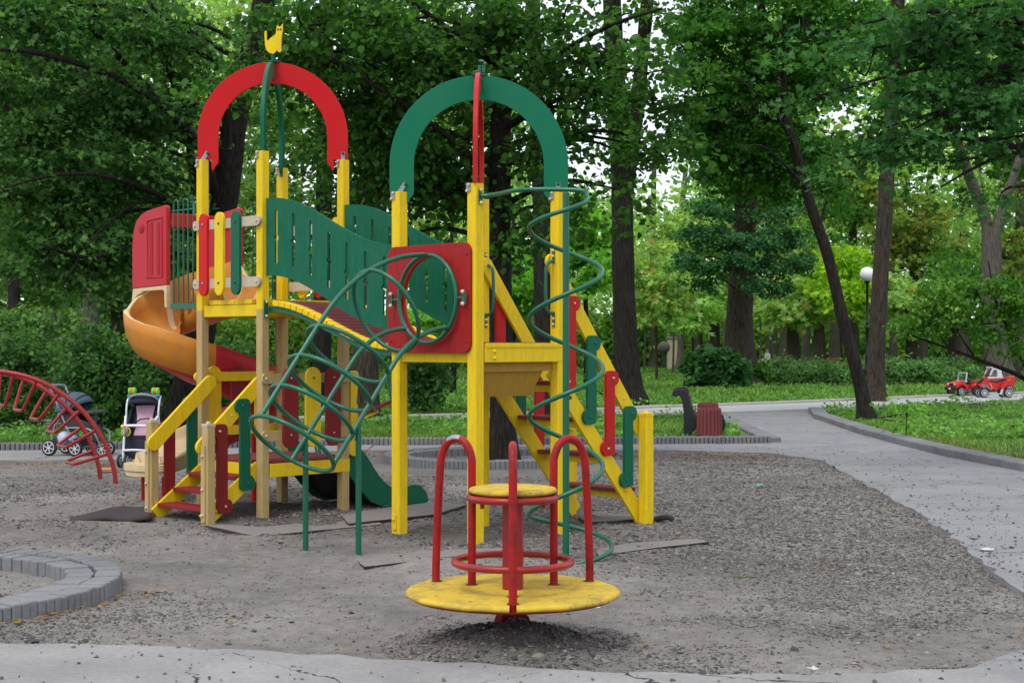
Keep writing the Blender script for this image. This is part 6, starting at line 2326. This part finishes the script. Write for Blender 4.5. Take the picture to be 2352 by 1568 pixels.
for y in (-0.16, 0.16):
    pos = S + (UP * 0.955 - fx * 0.06 + rt * y) * 0.93
    tt = thing("toy_roller", "toy rollers in blue, lime and orange clipped on the stroller hood's %s corner" % ("left" if y < 0 else "right"), "toy", pos, "toy rollers on the pink stroller")
    mb = MB()
    for q, m in ((-0.028, 0), (0.0, 1), (0.028, 0)):
        mb.lathe([(0.02, -0.011), (0.045, -0.012), (0.05, 0), (0.045, 0.012), (0.02, 0.011)], pos + rt * q + UP * 0.03, 16, m, True, rt)
    mb.build("roller", [TOYGRN, TOYORG], tt)
    mb = MB()
    mb.obox(pos - UP * 0.025, rt * 0.055, fx * 0.04, UP * 0.014)
    mb.obox(pos - UP * 0.055 - fx * 0.02, rt * 0.03, fx * 0.02, UP * 0.03)
    mb.build("clip", TOYBLUE, tt, bevel=0.008)
    world_origin()
pos = S + (fx * 0.30 - rt * 0.11 + UP * 0.47) * 0.93
tt = thing("rattle_toy", "round lattice rattle toy hanging from the left side of the pink stroller", "toy", pos)
for q, m, nm in ((0, TOYYEL, "loop"), (60, TOYGRN, "loop"), (120, TOYORG, "loop"), (90, TOYBLUE, "loop")):
    mb = MB()
    u_, v_ = frame2(q)
    mb.tube([pos + (u_ * math.cos(R(a)) + UP * math.sin(R(a))) * 0.055 for a in range(0, 360, 24)], 0.0075, 6, closed=True)
    mb.build(nm, m, tt)
mb = MB()
mb.ball(pos + UP * 0.06 - rt * 0.03 + fx * 0.02, 0.028, 10)
mb.build("flower", TOYYEL, tt)
world_origin()

# orange lid lying on the gravel
p = gp(428, 1072) if False else gp(250, 1083)
ORG[0] = Vector((p.x, p.y, 0.02))
mb = MB()
mb.lathe([(0.10, 0.0), (0.11, 0.01), (0.10, 0.02), (0.03, 0.028)], Vector((p.x, p.y, 0.02)), 20)
tag(mb.build("paper_plate", plain("orange_card", (0.50, 0.20, 0.06), 0.7)), "flat orange disc lying on the gravel near the red arch climber's foot", "litter")
world_origin()


# litter
def scrap(label, px, py, size, mat, seed):
    p = gp(px, py)
    rs_ = random.Random(seed)
    ORG[0] = Vector((p.x, p.y, 0.03))
    mb = MB()
    n = 7
    vs = [(p.x, p.y, 0.05 + size * 0.25)]
    for ring, rr in ((1, 0.5), (2, 1.0)):
        for i in range(n):
            a = 2 * math.pi * i / n + ring
            q = rr * size * rs_.uniform(0.6, 1.2)
            vs.append((p.x + math.cos(a) * q * 1.4, p.y + math.sin(a) * q, 0.04 + rs_.uniform(0, size * 0.35)))
    fs = [(0, 1 + i, 1 + (i + 1) % n) for i in range(n)]
    fs += [(1 + i, 1 + n + i, 1 + n + (i + 1) % n, 1 + (i + 1) % n) for i in range(n)]
    mb.add(vs, fs)
    o = mb.build("litter", mat)
    sm = o.modifiers.new("thick", 'SOLIDIFY')
    sm.thickness = 0.002
    tag(o, label, "litter")
    world_origin()


scrap("crumpled bright green wrapper on the gravel right of the stairs", 1748, 1123, 0.04, plain("green_foil", (0.02, 0.45, 0.22), 0.3), 1)
scrap("white paper scrap lying on the path edge at the right", 2270, 1275, 0.036, plain("dull_paper", (0.5, 0.5, 0.52), 0.8), 2)
scrap("white paper scrap by the bottom edge right of the spinner", 1868, 1555, 0.022, plain("dull_paper", (0.5, 0.5, 0.52), 0.8), 3)
scrap("tiny white stub on the sand right of the spinner's platform", 1372, 1411, 0.013, WHITEP, 4)
for i, (px, py) in enumerate([(80, 1480), (70, 1475), (1170, 1362 + 60)]):
    if i == 2:
        continue
    p = gp(px, py)
    ORG[0] = Vector((p.x, p.y, 0))
    V_, F_ = stones(np.array([[p.x, p.y, 0.02]]), np.array([0.03]), 90 + i)
    tag(fast_mesh("stone", V_, F_, plain("dark_stone", (0.06, 0.062, 0.07), 0.8)), ["larger dark stone on the sand near the bottom left corner", "dark stone lying against the larger one near the bottom left corner"][i], "stone")
    world_origin()
# half buried dark rubber lump beside the stairs' newel
p = gp(1522, 1197)
ORG[0] = Vector((p.x, p.y, 0))
mb = MB()
mb.tube(smooth_path([p + Vector((-0.10, 0, 0.0)), p + Vector((-0.03, 0.0, 0.03)), p + Vector((0.05, 0.0, 0.035)), p + Vector((0.09, 0.0, 0.01))], 4), 0.022, 8)
tag(mb.build("rubber_lump", plain("dark_brown_mat", (0.035, 0.025, 0.026))), "dark rubber lump on the gravel right of the yellow newel post", "litter")
world_origin()


# ------------------------------------------------------------------ ride-on toys
TRED = plain("toy_red_plastic", (0.60, 0.018, 0.015), 0.3, var=0.06, bump=0.02)
TBLK = plain("toy_black_plastic", (0.018, 0.018, 0.020), 0.5)
TGREY = plain("toy_grey_plastic", (0.45, 0.48, 0.52), 0.4, var=0.06)
TWHT = plain("toy_white_plastic", (0.72, 0.73, 0.75), 0.35, var=0.05)
# red off-roader, front towards the left
D = 43.0
S = Vector(((2212 - CX) / FOC * D, D, 0.05))
t = thing("toy_car", "red ride-on toy off-roader with grey windscreen frame on the far path", "toy car", S, "ride-on toys parked on the far path")
t.scale = (0.86, 0.86, 0.86)
fx, fy = frame2(203)
ax_ = fy
for x in (0.30, -0.30):
    for y in (-0.25, 0.25):
        wheel(t, S + fx * x + fy * y + UP * 0.14, 0.14, 0.10, fy, SILVER, spokes=5)
mb = MB()
mb.plate([(-0.50, 0.20), (0.46, 0.20), (0.48, 0.38), (0.40, 0.44), (0.10, 0.49), (0.08, 0.36), (-0.30, 0.36), (-0.34, 0.48), (-0.50, 0.47)], S, fx, UP, 0.40)
for y in (-0.25, 0.25):
    mb.plate([(0.08, 0.22)] + arc2(0.30, 0.16, 0.20, 160, 20, 10) + [(0.46, 0.36), (0.40, 0.42), (0.12, 0.40)], S + fy * y, fx, UP, 0.12)
    mb.plate([(-0.52, 0.30)] + arc2(-0.30, 0.16, 0.20, 160, 20, 10) + [(-0.1, 0.36), (-0.5, 0.42)], S + fy * y, fx, UP, 0.12)
mb.build("body", TRED, t, bevel=0.015)
mb = MB()
mb.tube([S + fx * 0.06 - fy * 0.20 + UP * 0.46, S + fx * 0.0 - fy * 0.20 + UP * 0.74, S + fx * 0.0 + fy * 0.20 + UP * 0.74, S + fx * 0.06 + fy * 0.20 + UP * 0.46], 0.025, 8)
mb.obox(S + fx * 0.06 + UP * 0.47, fx * 0.05, fy * 0.22, UP * 0.03)
mb.build("windscreen_frame", TGREY, t)
mb = MB()
mb.obox(S + fx * 0.51 + UP * 0.24, fx * 0.035, fy * 0.27, UP * 0.055)
mb.obox(S + fx * 0.475 + UP * 0.37, fx * 0.012, fy * 0.09, UP * 0.045)
mb.build("bumper", TBLK, t, bevel=0.01)
mb = MB()
mb.obox(S + fx * 0.548 + UP * 0.235, fx * 0.004, fy * 0.06, UP * 0.025)
mb.build("number_plate", TWHT, t)
for y in (-0.16, 0.16):
    mb = MB()
    mb.lathe([(0.035, 0), (0.03, 0.012), (0.0, 0.016)], S + fx * 0.475 + fy * y + UP * 0.37, 12, 0, True, fx)
    mb.build("headlight", TWHT, t)
mb = MB()
mb.obox(S - fx * 0.16 + UP * 0.44, fx * 0.06, fy * 0.17, UP * 0.10)
mb.build("seat", TBLK, t, bevel=0.03)
world_origin()
# quad bike, front towards the left, nearer
D = 41.5
S = Vector(((2280 - CX) / FOC * D, D, 0.05))
t = thing("toy_quad", "red ride-on toy quad bike with chunky black tyres in front of the red off-roader", "toy quad", S, "ride-on toys parked on the far path")
t.scale = (0.88, 0.88, 0.88)
fx, fy = frame2(183)
for x in (0.36, -0.40):
    for y in (-0.24, 0.24):
        wheel(t, S + fx * x + fy * y + UP * 0.145, 0.145, 0.13, fy, SILVER, spokes=8)
mb = MB()
mb.plate([(-0.24, 0.30), (-0.06, 0.22), (0.10, 0.28), (0.14, 0.50), (0.22, 0.66), (0.28, 0.62), (0.33, 0.52), (0.20, 0.56), (0.10, 0.47), (-0.10, 0.44), (-0.30, 0.52), (-0.52, 0.57), (-0.50, 0.52), (-0.34, 0.44)], S, fx, UP, 0.20)
for y in (-0.22, 0.22):
    mb.plate([(0.12, 0.26), (0.16, 0.40), (0.24, 0.47), (0.38, 0.47), (0.50, 0.36), (0.40, 0.42), (0.26, 0.40), (0.20, 0.30)], S + fy * y, fx, UP, 0.15)
    mb.plate([(-0.16, 0.32), (-0.26, 0.46), (-0.50, 0.58), (-0.55, 0.56), (-0.42, 0.44), (-0.24, 0.28)], S + fy * y, fx, UP, 0.15)
mb.build("body", TRED, t, bevel=0.012)
mb = MB()
mb.plate([(0.06, 0.49), (-0.10, 0.455), (-0.28, 0.52), (-0.42, 0.56), (-0.40, 0.585), (-0.22, 0.56), (-0.08, 0.50), (0.05, 0.53)], S, fx, UP, 0.22)
mb.obox(S + UP * 0.24, fx * 0.24, fy * 0.08, UP * 0.05)
mb.build("seat", TBLK, t, bevel=0.012)
mb = MB()
mb.beam(S + fx * 0.20 + UP * 0.62, S + fx * 0.50 + UP * 0.44, 0.14, 0.07)
mb.tube([S + fx * 0.18 - fy * 0.24 + UP * 0.68, S + fx * 0.22 + UP * 0.66, S + fx * 0.18 + fy * 0.24 + UP * 0.68], 0.02, 8)
mb.build("handlebar", TBLK, t)
mb = MB()
for y in (-0.20, 0.20):
    mb.plate([(0.10, 0.30), (0.14, 0.42), (0.22, 0.45), (0.30, 0.44), (0.22, 0.30), (0.12, 0.24)], S + fy * (y - 0.04 * (1 if y > 0 else -1)), fx, UP, 0.19)
    mb.beam(S + fx * 0.20 + fy * y * 1.1 + UP * 0.14, S - fx * 0.20 + fy * y * 1.1 + UP * 0.11, 0.04, 0.025)
    mb.beam(S - fx * 0.18 + fy * y * 1.1 + UP * 0.11, S - fx * 0.22 + fy * y * 1.1 + UP * 0.28, 0.04, 0.05, fx)
mb.build("side_guard", TWHT, t, bevel=0.006)
world_origin()
# white-cabbed red truck behind
D = 44.6
S = Vector(((2282 - CX) / FOC * D, D, 0.05))
t = thing("toy_truck", "toy truck with white cab and two orange roof lights behind the quad bike", "toy car", S, "ride-on toys parked on the far path")
t.scale = (0.88, 0.88, 0.88)
fx, fy = frame2(188)
for x in (0.40, -0.42):
    for y in (-0.26, 0.26):
        wheel(t, S + fx * x + fy * y + UP * 0.14, 0.14, 0.10, fy, SILVER)
mb = MB()
mb.plate([(-0.62, 0.22), (0.60, 0.22), (0.60, 0.44), (0.30, 0.50), (-0.60, 0.56), (-0.66, 0.60)], S, fx, UP, 0.46)
mb.build("body", TRED, t, bevel=0.02)
mb = MB()
for y in (-0.20, 0.20):
    mb.plate([(0.30, 0.50), (0.14, 0.84), (-0.14, 0.86), (-0.24, 0.52)], S + fy * y, fx, UP, 0.04, [[(0.22, 0.56), (0.10, 0.79), (-0.02, 0.80), (-0.04, 0.56)]])
mb.obox(S + UP * 0.87, fx * 0.16, fy * 0.22, UP * 0.02)
mb.obox(S - fx * 0.17 + UP * 0.68, fx * 0.02, fy * 0.21, UP * 0.17)
cab = mb.build("cab", TWHT, t, bevel=0.012)
for x in (0.07, -0.07):
    mb = MB()
    mb.lathe([(0.035, 0), (0.032, 0.03), (0.0, 0.045)], S + fx * x + UP * 0.888, 10)
    mb.build("roof_light", TOYORG, cab)
mb = MB()
mb.tube([S + fx * (0.18 + 0.10 * math.cos(R(a))) + fy * 0.10 * math.sin(R(a)) + UP * (0.60 + 0.05 * math.cos(R(a))) for a in range(0, 360, 24)], 0.013, 6, closed=True)
mb.build("steering_wheel", TBLK, t)
world_origin()


# ------------------------------------------------------------------ far figures, benches, stone ball
SKIN = plain("skin", (0.42, 0.25, 0.17), 0.6, var=0.05)
SHIRT = plain("white_shirt", (0.62, 0.62, 0.66), 0.8, var=0.06)
TROUSER = plain("dark_trousers", (0.02, 0.02, 0.025), 0.8)


def far_bench(label, px, d, col):
    o = Vector(((px - CX) / FOC * d, d, 0))
    t = thing("park_bench", label, "bench", o)
    for y in (-0.10, 0.02, 0.14):
        mb = MB()
        mb.obox(o + Vector((0, y, 0.45)), (0.8, 0, 0), (0, 0.05, 0), (0, 0, 0.016))
        mb.build("slat", col, t)
    for z in (0.62, 0.76):
        mb = MB()
        mb.obox(o + Vector((0, 0.24, z)), (0.8, 0, 0), (0, 0.015, 0), (0, 0, 0.05))
        mb.build("slat", col, t)
    for x in (-0.65, 0.65):
        mb = MB()
        mb.beam(o + Vector((x, 0.02, 0.43)), o + Vector((x, 0.02, -0.05)), 0.05, 0.3, (0, 1, 0))
        mb.beam(o + Vector((x, 0.21, 0.40)), o + Vector((x, 0.26, 0.82)), 0.05, 0.04, (0, 1, 0))
        mb.build("leg", BLACK, t)
    world_origin()
    return o


def sitting_person(label, o, ang, shirt):
    """One continuous seated body: pelvis, spine, head, arms on the lap, legs down to the ground."""
    J = [(0, 0, 0.50), (0, 0.03, 0.68), (0, 0.02, 0.92), (0, 0.0, 1.06), (0, -0.01, 1.18), (0, -0.02, 1.27),     # 0-5 pelvis..crown
         (0.10, -0.02, 0.50), (0.12, -0.42, 0.52), (0.12, -0.44, 0.08), (0.12, -0.58, 0.04),
         (-0.10, -0.02, 0.50), (-0.12, -0.42, 0.52), (-0.12, -0.44, 0.08), (-0.12, -0.58, 0.04),
         (0.19, 0.01, 0.96), (0.25, -0.03, 0.72), (0.10, -0.26, 0.64), (0.05, -0.34, 0.63),
         (-0.19, 0.01, 0.96), (-0.25, -0.03, 0.72), (-0.10, -0.26, 0.64), (-0.05, -0.34, 0.63)]
    E = [(0, 1), (1, 2), (2, 3), (3, 4), (4, 5), (0, 6), (6, 7), (7, 8), (8, 9), (0, 10), (10, 11), (11, 12), (12, 13), (2, 14), (14, 15), (15, 16), (16, 17), (2, 18), (18, 19), (19, 20), (20, 21)]
    RD = [0.15, 0.14, 0.14, 0.055, 0.095, 0.07, 0.09, 0.075, 0.05, 0.04, 0.09, 0.075, 0.05, 0.04, 0.065, 0.05, 0.038, 0.03, 0.065, 0.05, 0.038, 0.03]
    ca, sa = math.cos(R(ang)), math.sin(R(ang))
    me = bpy.data.meshes.new("person")
    me.from_pydata([(x * ca - y * sa, x * sa + y * ca, z) for x, y, z in J], E, [])
    ob = bpy.data.objects.new("person", me)
    COL.objects.link(ob)
    ob.location = o
    sk = ob.modifiers.new("skin", 'SKIN')
    me.skin_vertices.new() if not me.skin_vertices else None
    for i, r in enumerate(RD):
        me.skin_vertices[0].data[i].radius = (r, r)
    me.skin_vertices[0].data[0].use_root = True
    sub = ob.modifiers.new("smooth", 'SUBSURF')
    sub.levels = sub.render_levels = 1
    m, nt, b = new_mat("seated_figure")
    tc = nd(nt, "ShaderNodeTexCoord")
    sep = nd(nt, "ShaderNodeSeparateXYZ")
    nt.links.new(tc.outputs['Object'], sep.inputs[0])
    rp = ramp(nt, sep.outputs[2], [(0.0, (0.02, 0.02, 0.025)), (0.60, shirt), (1.05, (0.42, 0.25, 0.17)), (1.20, (0.03, 0.02, 0.015))])
    mr = nd(nt, "ShaderNodeMath", operation='DIVIDE')
    mr.inputs[1].default_value = 1.3
    nt.links.new(sep.outputs[2], mr.inputs[0])
    el = rp.color_ramp.elements
    for e, p in zip(el, (0.0, 0.47, 0.80, 0.93)):
        e.position = p
    rp.color_ramp.interpolation = 'CONSTANT'
    nt.links.new(mr.outputs[0], rp.inputs[0])
    nt.links.new(rp.outputs[0], b.inputs['Base Color'])
    me.materials.append(m)
    tag(ob, label, "person")
    # hair cap
    return ob


fb = far_bench("dark red bench in the distance with a person in a white shirt sitting on it", 1778, 80, DRED)
sitting_person("person in a white shirt and dark trousers sitting on the distant bench, turned left", fb + Vector((-0.35, 0, 0)), -70, (0.62, 0.62, 0.66))
fb2 = far_bench("orange-brown bench in the distance right of the white-shirted person", 1900, 78, plain("orange_brown_slat", (0.30, 0.09, 0.04), 0.6))
sitting_person("person in a pale grey-blue shirt sitting at the left end of the orange-brown bench", fb2 + Vector((-0.45, 0, 0)), -60, (0.45, 0.47, 0.56))
# round stone ball on a stalk
o = Vector(((1525 - CX) / FOC * 82, 82, 0))
t = thing("stone_ball", "round grey-brown stone head on a short stalk standing in the far grass", "sculpture", o)
mb = MB()
mb.lathe([(0.14, -0.1), (0.12, 0.3), (0.13, 0.55), (0.20, 0.68)], o + UP * 0.35, 14)
mb.build("stalk", BARK_GREY, t)
mb = MB()
mb.ball(o + UP * 1.32, 0.34, 18, squash=0.95)
mb.build("ball", concrete("rough_round_stone", (0.17, 0.14, 0.13), (0.27, 0.23, 0.21)), t)
world_origin()
# pale kiosk far behind, seen through the trees
o = Vector(((1550 - CX) / FOC * 92, 92, 0))
t = thing("kiosk", "small pale wooden kiosk between the far saplings", "kiosk", o)
mb = MB()
mb.obox(o + UP * 0.9, (0.45, 0, 0), (0, 0.4, 0), (0, 0, 0.95))
mb.build("wall", plain("pale_boards", (0.50, 0.42, 0.32), 0.8), t, bevel=0.02)
mb = MB()
mb.obox(o + UP * 1.9, (0.52, 0, 0), (0, 0.48, 0), (0, 0, 0.05))
mb.build("roof", GREYP, t)
world_origin()
